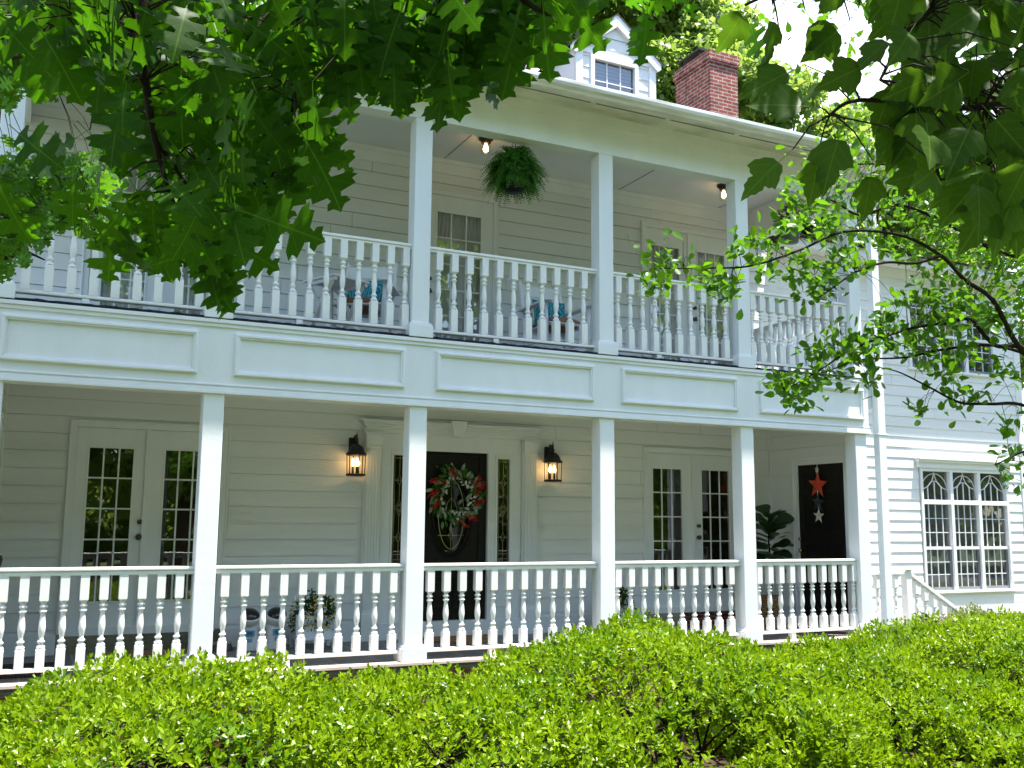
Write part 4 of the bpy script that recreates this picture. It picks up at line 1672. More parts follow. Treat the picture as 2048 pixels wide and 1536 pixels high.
def feeder(x, y, label):
    t = thing('pet_feeder', label, 'pet feeder', (x, y, Z1), 0, 'white gravity pet feeders')
    mb = MB()
    z = Z1 + .002
    mb.lathe((x, y, z), [(.10, 0), (.105, .02), (.10, .10), (.085, .24), (.075, .29)], 20, 1.0, .85)
    mb.build('body', 'plastic_white', t)
    mb = MB()
    Mt = Matrix.Translation((x, y - .01, z + .30)) @ Matrix.Rotation(R(28), 4, 'X')
    vs0 = MB().lathe((0, 0, 0), [(.06, -.04), (.10, .0), (.112, .06), (.108, .075)], 20)
    mb.add([Mt @ Vector(p) for p in vs0.v], vs0.f, True)
    mb.build('hopper', 'plastic_white', t)
    mb = MB()
    vs0 = MB().lathe((0, 0, 0), [(.104, .07), (.098, .085), (.07, .115), (.03, .128), (.002, .13)], 20)
    mb.add([Mt @ Vector(p) for p in vs0.v], vs0.f, True)
    mb.build('lid', 'smoke_plastic', t)
    for (nm, mt, w, z0, z1) in (('label_panel', 'label_blue', .048, .15, .215), ('label_panel', 'label_dark', .028, .165, .20), ('label_panel', 'label_blue', .024, .095, .13)):
        mb = MB()
        off = {'label_dark': .0015}.get(mt, 0)
        yb = y - .095 - off
        mb.add([(x - w, yb - .0 + abs(0), z + z0), (x + w, yb, z + z0), (x + w, yb + .006, z + z1), (x - w, yb + .006, z + z1)], [(0, 1, 2, 3)])
        mb.build(nm, mt, t)


feeder(2.115, 1.62, 'white gravity pet feeder with blue labels, nearer the french doors')
feeder(2.40, 1.64, 'white gravity pet feeder with blue labels, next to the flower stand')
mb = MB()
mb.lathe((1.86, 1.72, Z1 + .002), [(.12, 0), (.125, .01), (.105, .07), (.11, .08), (.10, .078), (.09, .03), (.01, .025)], 24)
tag(mb.build('pet_bowl', 'steel'), 'steel pet bowl on the porch tiles beside the feeders', 'bowl')


def flower_stand(x, y, label, seed):
    t = thing('flower_planter', label, 'planter', (x, y, Z1), 0, 'planters of yellow flowers by the front door')
    mb = MB()
    for (sx, sy) in ((-1, -1), (1, -1), (-1, 1), (1, 1)):
        mb.box(x + sx * .2 - .02, x + sx * .2 + .02, y + sy * .12 - .02, y + sy * .12 + .02, Z1, Z1 + .36)
    mb.box(x - .18, x + .18, y - .125, y - .105, Z1 + .09, Z1 + .34)
    mb.box(x - .18, x + .18, y + .105, y + .125, Z1 + .09, Z1 + .34)
    mb.box(x - .205, x - .185, y - .10, y + .10, Z1 + .09, Z1 + .34)
    mb.box(x + .185, x + .205, y - .10, y + .10, Z1 + .09, Z1 + .34)
    mb.build('planter_box', 'trim_white', t, .003)
    mb = MB()
    mb.box(x - .18, x + .18, y - .10, y + .10, Z1 + .28, Z1 + .31)
    mb.build('soil', 'soil', t)
    r_ = np.random.default_rng(seed)
    n = 1300
    d = unit(r_.normal(0, 1, (n, 3)))
    P = np.array([x, y - .03, Z1 + .38]) + d * r_.uniform(.25, 1, (n, 1)) ** .5 * np.array([.27, .16, .22])
    P[:, 2] -= .10 * (np.abs(P[:, 0] - x) / .25) ** 2
    V, F = leaves(P, d * .6 + r_.normal(0, .6, (n, 3)) + [0, -.2, -.1], r_.normal(0, 1, (n, 3)), r_.uniform(.025, .055, n), tmpl_simple(.22))
    np_mesh('foliage', V, F, 'leaf_flower', t)
    k0 = 55
    d = unit(r_.normal(0, 1, (k0, 3)) + [0, -.9, 0])
    cpt = np.array([x, y - .03, Z1 + .36]) + d * np.array([.27, .17, .22])
    cpt = np.repeat(cpt, 6, 0)
    V, F = leaves(cpt, r_.normal(0, 1, cpt.shape), np.repeat(d, 6, 0) + .3 * r_.normal(0, 1, cpt.shape), r_.uniform(.016, .03, len(cpt)), tmpl_simple(.42))
    np_mesh('yellow_blooms', V, F, 'flower_yellow', t)


flower_stand(2.80, 1.62, 'white planter stand of yellow flowers left of the front door', 31)
flower_stand(6.55, 1.62, 'white planter stand of yellow flowers right of the front door', 32)

fg = thing('fiddle_leaf_fig', 'dark fiddle leaf fig in a woven basket in the right porch corner', 'potted plant', (8.83, 1.35, Z1))
mb = MB()
mb.lathe((8.80, 1.35, Z1 + .002), [(.12, 0), (.15, .03), (.165, .2), (.15, .40), (.145, .42), (.13, .42), (.135, .36)], 28)
mb.build('basket', 'basket', fg)
mb = MB()
mb.lathe((8.80, 1.35, Z1 + .33), [(.13, 0), (.01, .02)], 20)
mb.build('soil', 'soil', fg)
mb = MB()
trunk = [(8.80, 1.35, Z1 + .34), (8.82, 1.34, Z1 + .8), (8.80, 1.36, Z1 + 1.1), (8.81, 1.35, Z1 + 1.42)]
mb.tube(trunk, [.016, .014, .011, .006], 8)
mb.build('stem', 'bark_dark', fg)
FIG = tmpl_half([(0, 0), (.10, .04), (.16, .14), (.17, .28), (.22, .42), (.32, .60), (.34, .75), (.27, .90), (.12, .98), (0, 1)], pet=.12, bend=.25, fold=.12)
r_ = np.random.default_rng(8)
P, A, Nn, S = [], [], [], []
for k in range(34):
    t = k / 34
    a = k * 2.399
    z = Z1 + .86 + .58 * t
    el = .15 + .9 * t
    P.append((8.81, 1.35, z))
    A.append((math.cos(a), math.sin(a) * .8, el * .9 - .15 + r_.normal(0, .15)))
    Nn.append((r_.normal(0, .3), r_.normal(-.4, .3), 1.0))
    S.append(r_.uniform(.24, .33))
V, F = leaves(P, A, Nn, S, FIG)
np_mesh('foliage', V, F, 'leaf_fig', fg, True)

# thin dried plant in a pot at the extreme left
dp = thing('potted_plant', 'brown seed heads of a pot plant at the far left porch end', 'potted plant', (-.27, 1.1, Z1))
mb = MB()
mb.lathe((-.27, 1.1, Z1 + .002), [(.09, 0), (.115, .42), (.125, .45), (.105, .45)], 20)
mb.build('pot', 'pot_black', dp)
mb = MB()
for k in range(7):
    a = k * 2.4
    mb.tube([(-.27, 1.1, Z1 + .4), (-.27 + .04 * math.cos(a), 1.1 + .04 * math.sin(a), Z1 + .85), (-.26 + .05 * math.cos(a), 1.1 + .05 * math.sin(a), Z1 + .985 + .012 * (k % 3))], [.004, .003, .010], 6)
mb.build('stems', 'bark', dp)


# ------------------------------------------------------------------ hedge shrubs
def lump(P, s):
    x, y, z = P[:, 0], P[:, 1], P[:, 2]
    return (np.sin(x * 3.1 + s) * np.cos(y * 2.7 + s * 1.7) + .7 * np.sin(x * 6.3 + y * 4.1 + 2 * s) * np.cos(z * 6 + s) + .6 * np.sin(y * 7.7 - x * 2.9 + z * 4 + s))


def shrub(cx, cy, rx, ry, h, n, mat, label, seed, size=.049, name='holly_shrub', cat='shrub', group='clipped shrubs of the front hedge', p=2.3):
    r_ = np.random.default_rng(seed)
    n = int(n * 1.35) if group and 'hedge' in group else n
    t = thing(name, label, cat, (cx, cy, 0), 0, group)
    d = unit(r_.normal(0, 1, (n // 7, 3)) * [1, 1, .9])
    d[:, 2] = np.abs(d[:, 2]) * 1.0 - .12
    q = d.copy()
    rr = (np.abs(q[:, 0]) ** p + np.abs(q[:, 1]) ** p + np.abs(q[:, 2]) ** p) ** (-1 / p)
    base = q * rr[:, None] * [rx, ry, h]
    L = lump(base + [cx, cy, 0], seed)
    n = n // 7
    d = d[:n]
    depth = np.abs(r_.normal(0, .035, n)) + (r_.random(n) < .3) * r_.uniform(0, .2, n)
    out = unit(q * rr[:, None] ** 0 / [rx, ry, h] * [1, 1, 1.2])
    P = base + [cx, cy, 0] + out * (.085 * L - depth + .02)[:, None]
    keep = P[:, 2] > .04
    keep &= ~((L < -1.1) & (depth < .10) & (r_.random(n) < .9))
    P, out, depth = P[keep], out[keep], depth[keep]
    # shoots: a spiral of leaves round each shoot axis, so leaves clump with dark gaps between
    m = len(P)
    g = 9
    ax = unit(out * .7 + [0, 0, .55] + r_.normal(0, .42, (m, 3)))
    e1 = unit(np.cross(ax, r_.normal(0, 1, (m, 3))))
    e2 = np.cross(ax, e1)
    LP, LA, LN, LS = [], [], [], []
    sl = r_.uniform(.6, 1.3, m)
    for k in range(g):
        tt = k / (g - 1)
        an = k * 2.4 + r_.uniform(0, 1, m)
        rad_ = e1 * np.cos(an)[:, None] + e2 * np.sin(an)[:, None]
        LP.append(P + ax * ((tt - .85) * .095 * sl)[:, None])
        la = unit(rad_ * (1.05 - .75 * tt) + ax * (.35 + .75 * tt) + r_.normal(0, .15, (m, 3)))
        LA.append(la)
        LN.append(unit(ax * 1.0 - rad_ * .4 * tt + r_.normal(0, .25, (m, 3))))
        LS.append(size * (1.15 - .35 * tt) * r_.uniform(.75, 1.2, m))
    V, F = leaves(np.concatenate(LP), np.concatenate(LA), np.concatenate(LN), np.concatenate(LS), SIMPLE)
    np_mesh('foliage', V, F, mat, t)
    mb = MB()
    for k in range(36):
        a = r_.uniform(0, 2 * math.pi)
        e = r_.uniform(.2, 1.0)
        q0 = Vector((cx + r_.normal(0, rx * .22), cy + r_.normal(0, ry * .22), 0))
        q2 = Vector((cx + rx * .85 * math.cos(a) * e, cy + ry * .85 * math.sin(a) * e, h * r_.uniform(.55, .9)))
        q1 = q0.lerp(q2, .5) + Vector((0, 0, .1))
        mb.tube([q0, q1, q2], [.014, .009, .004], 5)
    mb.build('stems', 'bark_dark', t)
    return t


shrub(-1.9, -2.5, 1.7, 1.9, .93, 16000, 'leaf_holly', 'green shrub at the extreme left edge of the hedge', 40)
shrub(.95, -2.35, 1.50, 1.95, .96, 34000, 'leaf_holly', 'yellow green rounded shrub in front of the left french doors', 41)
shrub(2.75, -2.45, 1.15, 1.80, .82, 24000, 'leaf_holly', 'low shrub in the hedge dip below the flower stand', 42)
shrub(4.50, -2.30, 1.55, 1.90, 1.08, 36000, 'leaf_holly', 'tall rounded shrub in front of the dark front door', 43)
shrub(6.55, -2.35, 1.25, 1.80, .82, 27000, 'leaf_holly', 'low shrub in front of the right french doors', 44)
shrub(8.45, -2.2, 1.5, 1.85, 1.02, 34000, 'leaf_holly', 'broad shrub in front of the star door and porch end', 45)
shrub(10.9, -1.5, 1.45, 1.55, .93, 20000, 'leaf_holly', 'shrub at the right end of the hedge below the stair rail', 46)
shrub(11.2, .15, .75, .55, .86, 6000, 'leaf_holly_pale', 'pale variegated bush between the hedge and the wing window', 47, .05, 'variegated_bush', 'bush', None)
shrub(9.55, -.50, .22, .22, .88, 1500, 'leaf_dark', 'small upright dark bush at the foot of the downspout', 48, .05, 'upright_bush', 'bush', None, 2.0)


# ------------------------------------------------------------------ trees
def poly_sample(r_, poly, n):
    poly = np.array(poly, float)
    lo, hi = poly.min(0), poly.max(0)
    out = []
    while len(out) < n:
        p_ = r_.uniform(lo, hi)
        ins = False
        j = len(poly) - 1
        for i in range(len(poly)):
            if (poly[i, 1] > p_[1]) != (poly[j, 1] > p_[1]) and p_[0] < (poly[j, 0] - poly[i, 0]) * (p_[1] - poly[i, 1]) / (poly[j, 1] - poly[i, 1]) + poly[i, 0]:
                ins = not ins
            j = i
        if ins:
            out.append(p_)
    return np.array(out)


def smooth_path(pts, m=6):
    pts = [Vector(p) for p in pts]
    out = []
    for i in range(len(pts) - 1):
        p0, p1, p2, p3 = pts[max(i - 1, 0)], pts[i], pts[i + 1], pts[min(i + 2, len(pts) - 1)]
        for k in range(m):
            t = k / m
            out.append(.5 * ((2 * p1) + (-p0 + p2) * t + (2 * p0 - 5 * p1 + 4 * p2 - p3) * t * t + (-p0 + 3 * p1 - 3 * p2 + p3) * t ** 3))
    out.append(pts[-1])
    return out


def limb(mb, wp, r0, r1, store, n=7):
    path = smooth_path(wp)
    k = len(path)
    mb.tube(path, [r0 + (r1 - r0) * i / (k - 1) for i in range(k)], n)
    store.extend(path)
    return path


def twigs_to(mb, P, store, r_, rad=.0022, frac=1.0):
    st_ = np.array([tuple(p) for p in store])
    for p_ in P:
        if r_.random() > frac:
            continue
        k = int(np.argmin(((st_ - p_) ** 2).sum(1)))
        a = Vector(st_[k])
        b = Vector(p_)
        L = (b - a).length
        if L > .75:
            a = b + (a - b) * (.75 / L) * .6
        m = a.lerp(b, .55) + Vector((0, 0, .12 * (b - a).length))
        mb.tube([a, m, b], [rad * 1.6, rad * 1.2, rad * .8], 4, False)


# oak overhanging from the upper left
r_ = np.random.default_rng(77)
oak = thing('oak_tree', 'oak with large lobed dark leaves overhanging the top left of the view', 'tree', (-3.4, -7.6, 0))
mb = MB()
store = []
root = (-3.4, -7.6, 0)
limb(mb, [root, (-3.3, -7.6, 1.5), (-3.2, -7.5, 3.0), (-2.9, -7.3, 4.6), (-2.5, -7.0, 6.2)], .26, .14, [], 14)
mb.build('trunk', 'bark', oak)
mb = MB()
hub = (-2.9, -7.3, 4.6)
limb(mb, [hub, (-1.6, -6.9, 4.7), (-.5, -6.6, 4.4), at(255, -120, 2.6), at(268, 60, 2.6), at(290, 160, 2.6), at(310, 280, 2.65), at(345, 400, 2.7), at(400, 500, 2.7)], .026, .003, store)
limb(mb, [(-1.0, -6.8, 4.6), (0.0, -6.8, 4.4), at(520, -160, 2.7), at(560, 40, 2.75), at(590, 160, 2.75), at(570, 290, 2.8), at(520, 400, 2.8)], .018, .003, store)
limb(mb, [(-.5, -6.6, 4.4), (.6, -6.9, 4.3), at(700, -150, 2.6), at(800, 10, 2.6), at(870, 60, 2.6), at(920, 110, 2.6)], .017, .003, store)
limb(mb, [(.6, -6.9, 4.3), at(900, -160, 2.5), at(1010, -30, 2.5), at(1110, 40, 2.5)], .018, .004, store)
limb(mb, [at(310, 280, 2.65), at(380, 380, 2.8), at(430, 480, 2.85)], .008, .003, store)
limb(mb, [at(268, 60, 2.6), at(180, 90, 2.9), at(60, 110, 3.1), at(-60, 130, 3.2)], .010, .004, store)
limb(mb, [at(560, 40, 2.75), at(450, 120, 2.9), at(420, 240, 2.9), at(400, 330, 3.0)], .009, .003, store)
br = mb
OAKPOLY = [(-60, -90), (1090, -90), (1090, 10), (1050, 35), (1000, 20), (960, 60), (900, 85), (800, 90), (700, 60), (640, 70), (640, 200), (600, 290), (540, 350), (480, 400), (450, 480), (405, 500), (330, 420), (270, 400), (240, 340), (225, 250), (240, 130), (190, 70), (60, 40), (-60, 30)]
px = poly_sample(r_, OAKPOLY, 430)
dep = r_.uniform(2.35, 3.5, len(px))
P = np.array([tuple(at(a, b, d_)) for (a, b), d_ in zip(px, dep)])
extra = [(1085, 10, 2.5), (1040, 5, 2.45), (925, 95, 2.55), (880, 60, 2.6), (790, 105, 2.55), (760, 70, 2.6), (700, 50, 2.7), (640, 190, 2.75), (625, 230, 2.7), (590, 300, 2.75), (560, 340, 2.8), (440, 500, 2.75), (410, 480, 2.8), (150, 330, 2.6), (230, 420, 2.6), (300, 430, 2.65), (20, 250, 2.4), (-20, 320, 2.4)]
P = np.concatenate([P, np.array([tuple(at(*e)) for e in extra])])
m = len(P)
fwd = np.array(FW)
A = np.array([0, 0, -1.0]) + np.array([.25, 0, 0]) + r_.normal(0, .48, (m, 3))
Nn = -fwd + r_.normal(0, .62, (m, 3))
S = r_.uniform(.12, .19, m)
# outermost leaves of the overhang, each from its petiole to its tip
rim = [(1085, -10, 1095, 150, 2.4), (1120, -30, 1200, 95, 2.45), (1040, -20, 1050, 90, 2.5), (1000, -40, 1000, 70, 2.55), (930, 70, 918, 208, 2.5), (960, -20, 955, 100, 2.5), (880, 0, 890, 110, 2.5), (800, 70, 795, 212, 2.5), (740, 80, 735, 185, 2.6), (690, 50, 700, 170, 2.6), (840, 40, 850, 150, 2.6), (590, 170, 660, 275, 2.7), (560, 250, 605, 385, 2.7), (540, 320, 600, 400, 2.7), (500, 370, 550, 445, 2.75), (420, 470, 470, 580, 2.75), (390, 490, 455, 620, 2.75), (230, 420, 215, 560, 2.7), (290, 430, 330, 560, 2.8), (180, 260, 60, 330, 2.8)]
rp, ra, rs = [], [], []
for (a, b, c, d, dd) in rim:
    p0 = at(a, b, dd)
    p1 = at(c, d, dd + .02)
    rp.append(tuple(p0))
    ra.append(tuple((p1 - p0).normalized()))
    rs.append((p1 - p0).length / 1.2)
pr = poly_sample(r_, [(640, -70), (1100, -70), (1100, 0), (1030, 25), (930, 50), (830, 70), (640, 80)], 85)
for (a, b) in pr:
    rp.append(tuple(at(a, b, r_.uniform(2.4, 3.0))))
    ra.append((.2 + r_.normal(0, .45), r_.normal(0, .45), -1 + r_.normal(0, .4)))
    rs.append(r_.uniform(.11, .165))
P = np.concatenate([P, np.array(rp)])
A = np.concatenate([A, np.array(ra)])
S = np.concatenate([S, np.array(rs)])
Nn = np.concatenate([Nn, -fwd + r_.normal(0, .35, (len(rp), 3))])
V, F = leaves(P, A, Nn, S, OAK)
twigs_to(br, P, store, r_, .0022, .8)
br.build('branches', 'bark_dark', oak)
# crown of the same tree above the frame, in the sun over the visible twigs
n = 3100
c3 = np.stack([r_.uniform(-3.4, 2.6, n), r_.uniform(-8.6, -5.2, n), r_.uniform(0, 1, n)], 1)
zf = 1.95 + .545 * (c3[:, 1] + 9.0) + .30
c3[:, 2] = np.maximum(zf, 3.6) + c3[:, 2] ** .8 * 1.5
c3 = c3[(np.sin(c3[:, 0] * 2.3) * np.cos(c3[:, 1] * 2.9) + .4 * np.sin(c3[:, 0] * 5 + c3[:, 1] * 4)) > -.75]
m = len(c3)
V2, F2 = leaves(c3, np.array([0, 0, -.5]) + r_.normal(0, .6, (m, 3)), np.array([0, 0, 1.0]) + r_.normal(0, .5, (m, 3)), r_.uniform(.13, .19, m), OAK)
V, F = merge([(V, F), (V2, F2)])
np_mesh('foliage', V, F, 'leaf_oak', oak, tm=OAK)

# second, smaller leaved oak further back at the far left
r_ = np.random.default_rng(78)
oak2 = thing('young_oak_tree', 'small leaved young oak standing nearer the house at the far left edge', 'tree', (-2.6, -2.6, 0))
mb = MB()
store = []
limb(mb, [(-2.6, -2.6, 0), (-2.5, -2.6, 2.0), (-2.4, -2.7, 4.2), (-2.2, -2.8, 6.0)], .09, .03, store, 10)
mb.build('trunk', 'bark', oak2)
mb = MB()
for (y0, wp) in ((3.4, [(-60, 470), (40, 440), (120, 440), (190, 460)]), (4.0, [(-60, 400), (60, 370), (140, 350), (210, 340)]), (5.0, [(-80, 60), (60, 70), (150, 110), (215, 140)]), (5.2, [(-80, 0), (80, 10), (180, 30), (230, 80)]), (4.6, [(-80, 130), (40, 140), (110, 170)]), (3.2, [(-60, 520), (30, 500), (90, 520)])):
    d_ = 6.3 + r_.normal(0, .3)
    limb(mb, [(-2.4, -2.7, y0)] + [at(a, b, d_) for a, b in wp], .03, .004, store)
pA = poly_sample(r_, [(-80, -80), (235, -80), (250, 60), (225, 130), (150, 165), (60, 170), (-80, 190)], 1500)
pB = poly_sample(r_, [(-80, 295), (40, 300), (130, 300), (215, 320), (225, 370), (190, 400), (185, 450), (120, 430), (60, 470), (40, 530), (-80, 540)], 1050)
px = np.concatenate([pA, pB])
P = np.array([tuple(at(a, b, d_)) for (a, b), d_ in zip(px, r_.uniform(5.3, 7.3, len(px)))])
m = len(P)
twigs_to(mb, P, store, r_, .002, .35)
mb.build('branches', 'bark_dark', oak2)
V, F = leaves(P, np.array([0.1, 0, -.5]) + r_.normal(0, .6, (m, 3)), np.array([0, -.6, .7]) + r_.normal(0, .6, (m, 3)), r_.uniform(.075, .13, m), OAK)
np_mesh('foliage', V, F, 'leaf_oak_small', oak2)

# maple overhanging from the upper right
r_ = np.random.default_rng(79)
map_ = thing('maple_tree', 'maple with broad toothed leaves overhanging the top right of the view', 'tree', (4.3, -9.6, 0))
mb = MB()
limb(mb, [(4.3, -9.6, 0), (4.3, -9.5, 1.6), (4.25, -9.4, 3.2), (4.1, -9.2, 5.0)], .20, .12, [], 14)
mb.build('trunk', 'bark', map_)
mb = MB()
store = []
hub = (4.25, -9.4, 3.2)
limb(mb, [hub, (3.4, -8.6, 3.5), at(2000, -120, 2.2), at(1860, 20, 2.15), at(1810, 70, 2.1), at(1760, 160, 2.1)], .014, .003, store)
limb(mb, [hub, (3.2, -8.2, 3.2), at(2120, 180, 2.3), at(2000, 210, 2.2), at(1900, 215, 2.2), at(1720, 200, 2.15), at(1660, 230, 2.1)], .013, .003, store)
limb(mb, [at(2120, 180, 2.3), at(2040, 260, 2.3), at(1980, 330, 2.35), at(1880, 360, 2.4)], .010, .003, store)
limb(mb, [at(2000, -120, 2.2), at(1700, -60, 2.2), at(1560, -20, 2.2), at(1490, 10, 2.2)], .008, .003, store)
pts = []
spec_ = [  # petiole point, tip point
    (1585, 300, 1490, 385, 2.05), (1640, 215, 1510, 205, 2.1), (1610, 130, 1490, 185, 2.2), (1690, 240, 1645, 375, 2.1), (1640, 290, 1625, 390, 2.15), (1745, 320, 1735, 405, 2.1), (1500, 0, 1450, 85, 2.25), (1545, 10, 1540, 110, 2.2), (1560, 70, 1530, 130, 2.25), (1610, 20, 1640, 75, 2.2), (1700, 40, 1625, 105, 2.2), (1800, 60, 1730, 120, 2.1), (1750, 120, 1650, 170, 2.1), (1790, 150, 1760, 240, 2.15), (1720, 10, 1660, -10, 2.2), (1830, -10, 1760, 60, 2.2), (1880, 180, 1800, 230, 2.1), (1690, 150, 1620, 190, 2.2)]
P, A, S = [], [], []
for (a, b, c, d, dd) in spec_:
    p0 = at(a, b, dd)
    p1 = at(c, d, dd + .02)
    P.append(tuple(p0))
    A.append(tuple((p1 - p0).normalized()))
    S.append((p1 - p0).length / 1.2)
    S[-1] = max(S[-1], .10)
P, A, S = np.array(P), np.array(A), np.array(S)
pd = poly_sample(r_, [(1780, -90), (2120, -90), (2120, 420), (2010, 420), (1930, 330), (1860, 340), (1790, 230), (1830, 100)], 200)
P2 = np.array([tuple(at(a, b, d_)) for (a, b), d_ in zip(pd, r_.uniform(1.9, 2.8, len(pd)))])
m = len(P2)
A2 = np.array([-.35, 0, -.8]) + r_.normal(0, .45, (m, 3))
P = np.concatenate([P, P2])
A = np.concatenate([A, A2])
S = np.concatenate([S, r_.uniform(.085, .13, m)])
Nn = -fwd + np.array([0, 0, .3]) + r_.normal(0, .5, (len(P), 3))
V, F = leaves(P, A, Nn, S, MAPLE)
twigs_to(mb, P, store, r_, .0016)
mb.build('branches', 'bark_dark', map_)
n = 850
c3 = np.stack([r_.uniform(1.6, 5.2, n), r_.uniform(-9.4, -6.3, n), r_.uniform(0, 1, n)], 1)
c3[:, 2] = np.maximum(1.95 + .62 * (c3[:, 1] + 9.0) + .45, 3.3) + c3[:, 2] * 1.4
m = len(c3)
V2, F2 = leaves(c3, np.array([0, 0, -.4]) + r_.normal(0, .6, (m, 3)), np.array([0, 0, 1.0]) + r_.normal(0, .5, (m, 3)), r_.uniform(.11, .15, m), MAPLE)
V, F = merge([(V, F), (V2, F2)])
np_mesh('foliage', V, F, 'leaf_maple', map_, tm=MAPLE)

# small round leaved tree on the right
r_ = np.random.default_rng(80)
myr = thing('crape_myrtle', 'small tree with round glossy leaves whose bare stems arch in from the right', 'tree', (5.2, -5.9, 0))
mb = MB()
store = []
tr0 = (5.0, -5.9, 0)
D = 4.1
limb(mb, [tr0, (4.95, -5.88, .7), (4.9, -5.85, 1.3), at(2200, 900, 4.4)], .05, .022, store)
limb(mb, [at(2200, 900, 4.4), at(2100, 760, 4.3), at(2035, 690, 4.2), at(1985, 600, 4.2), at(1930, 560, 4.2), at(1880, 510, 4.2), at(1800, 470, 4.2), at(1690, 463, 4.1), at(1600, 500, 4.0), at(1500, 532, 3.9), at(1400, 536, 3.9), at(1310, 537, 3.9)], .013, .002, store)
limb(mb, [at(1880, 512, 4.2), at(1830, 526, 4.15), at(1770, 525, 4.1), at(1710, 545, 4.05), at(1660, 580, 4.0), at(1630, 600, 4.0)], .008, .002, store)
limb(mb, [at(2200, 900, 4.4), at(2060, 710, 4.4), at(1990, 690, 4.35), at(1940, 640, 4.3), at(1900, 645, 4.3), at(1830, 655, 4.2), at(1750, 680, 4.1), at(1700, 700, 4.1), at(1640, 740, 4.0), at(1570, 780, 4.0)], .012, .002, store)
limb(mb, [at(2060, 710, 4.4), at(1980, 690, 4.3), at(1880, 700, 4.2), at(1810, 715, 4.2), at(1720, 720, 4.1), at(1650, 745, 4.1)], .008, .002, store)
limb(mb, [at(2200, 900, 4.4), at(2060, 815, 4.3), at(1980, 808, 4.2), at(1920, 805, 4.2), at(1860, 775, 4.2), at(1800, 745, 4.2), at(1760, 735, 4.2)], .009, .002, store)
limb(mb, [(4.9, -5.85, 1.3), at(2180, 700, 4.8), at(2080, 520, 4.8), at(2030, 420, 4.8), at(1960, 330, 4.8), at(1850, 270, 4.8)], .026, .004, store)
limb(mb, [at(2080, 520, 4.8), at(1990, 500, 4.7), at(1900, 450, 4.7), at(1800, 410, 4.6), at(1720, 430, 4.6), at(1660, 400, 4.5), at(1620, 420, 4.5)], .012, .003, store)
limb(mb, [at(2030, 420, 4.8), at(1900, 360, 4.8), at(1780, 330, 4.8), at(1680, 330, 4.8)], .010, .003, store)
limb(mb, [at(2180, 700, 4.8), at(2140, 900, 4.6), at(2060, 900, 4.5), at(1990, 930, 4.4)], .010, .003, store)
cl = []  # leaf clusters (photo position, depth, spread px, count)
for (a, b, d_, s_, k) in ((1335, 530, 3.9, 42, 40), (1300, 560, 3.9, 25, 16), (1420, 545, 3.9, 20, 10), (1440, 570, 3.9, 34, 30), (1470, 490, 3.9, 22, 16), (1510, 480, 3.9, 22, 12), (1525, 535, 3.9, 30, 18), (1460, 590, 3.9, 22, 12), (1545, 420 + 60, 4.0, 20, 10), (1600, 530, 4.0, 35, 34), (1620, 580, 4.0, 35, 30), (1570, 455, 4.0, 25, 16), (1650, 450, 4.1, 40, 36), (1690, 500, 4.1, 35, 34), (1660, 560, 4.05, 25, 18), (1720, 530, 4.1, 25, 16), (1590, 790, 4.0, 35, 32), (1560, 770, 4.0, 28, 22), (1640, 750, 4.05, 34, 36), (1680, 690, 4.1, 38, 40), (1730, 690, 4.1, 30, 30), (1720, 740, 4.1, 30, 26), (1780, 680, 4.1, 30, 24), (1770, 640, 4.1, 26, 26), (1800, 610, 4.1, 20, 14), (1830, 690, 4.2, 34, 30), (1880, 650, 4.2, 40, 36), (1870, 730, 4.2, 34, 26), (1930, 700, 4.2, 36, 28), (1900, 760, 4.2, 24, 14), (1950, 780, 4.2, 26, 12), (1840, 820, 4.2, 18, 9), (1910, 815, 4.2, 18, 9), (1740, 760, 4.1, 22, 12), (1630, 700, 4.1, 24, 16), (1850, 600, 4.2, 36, 40), (1920, 610, 4.2, 36, 40), (1990, 640, 4.3, 40, 40), (2020, 740, 4.3, 30, 20), (1590, 420, 4.4, 24, 18)):
    for _ in range(int(k * 1.8)):
        cl.append((a + r_.normal(0, s_ * .6), b + r_.normal(0, s_ * .55), d_ + r_.normal(0, .10)))
px = poly_sample(r_, [(1600, 330), (1700, 280), (1850, 250), (2110, 240), (2110, 720), (1990, 640), (1930, 640), (1860, 560), (1790, 520), (1700, 470), (1620, 460), (1560, 400)], 2300)
for a, b in px:
    cl.append((a, b, r_.uniform(4.2, 5.4)))
px = poly_sample(r_, [(1480, 10), (1640, -40), (2100, -40), (2100, 330), (1800, 330), (1640, 340), (1560, 330), (1600, 200), (1560, 120)], 420)
for a, b in px:
    cl.append((a, b, r_.uniform(4.6, 5.6)))
px = poly_sample(r_, [(1960, 840), (2100, 800), (2100, 1000), (2010, 990), (1985, 940), (2000, 890)], 130)
for a, b in px:
    cl.append((a, b, r_.uniform(4.2, 4.7)))
P = np.array([tuple(at(*q)) for q in cl])
m = len(P)
twigs_to(mb, P, store, r_, .0009, .14)
mb.build('branches', 'bark_dark', myr)
V, F = leaves(P, r_.normal(0, .7, (m, 3)) + [-.15, 0, .1], np.array([0, -.4, .9]) + r_.normal(0, .65, (m, 3)), r_.uniform(.033, .057, m), ROUND)
np_mesh('foliage', V, F, 'leaf_myrtle', myr)


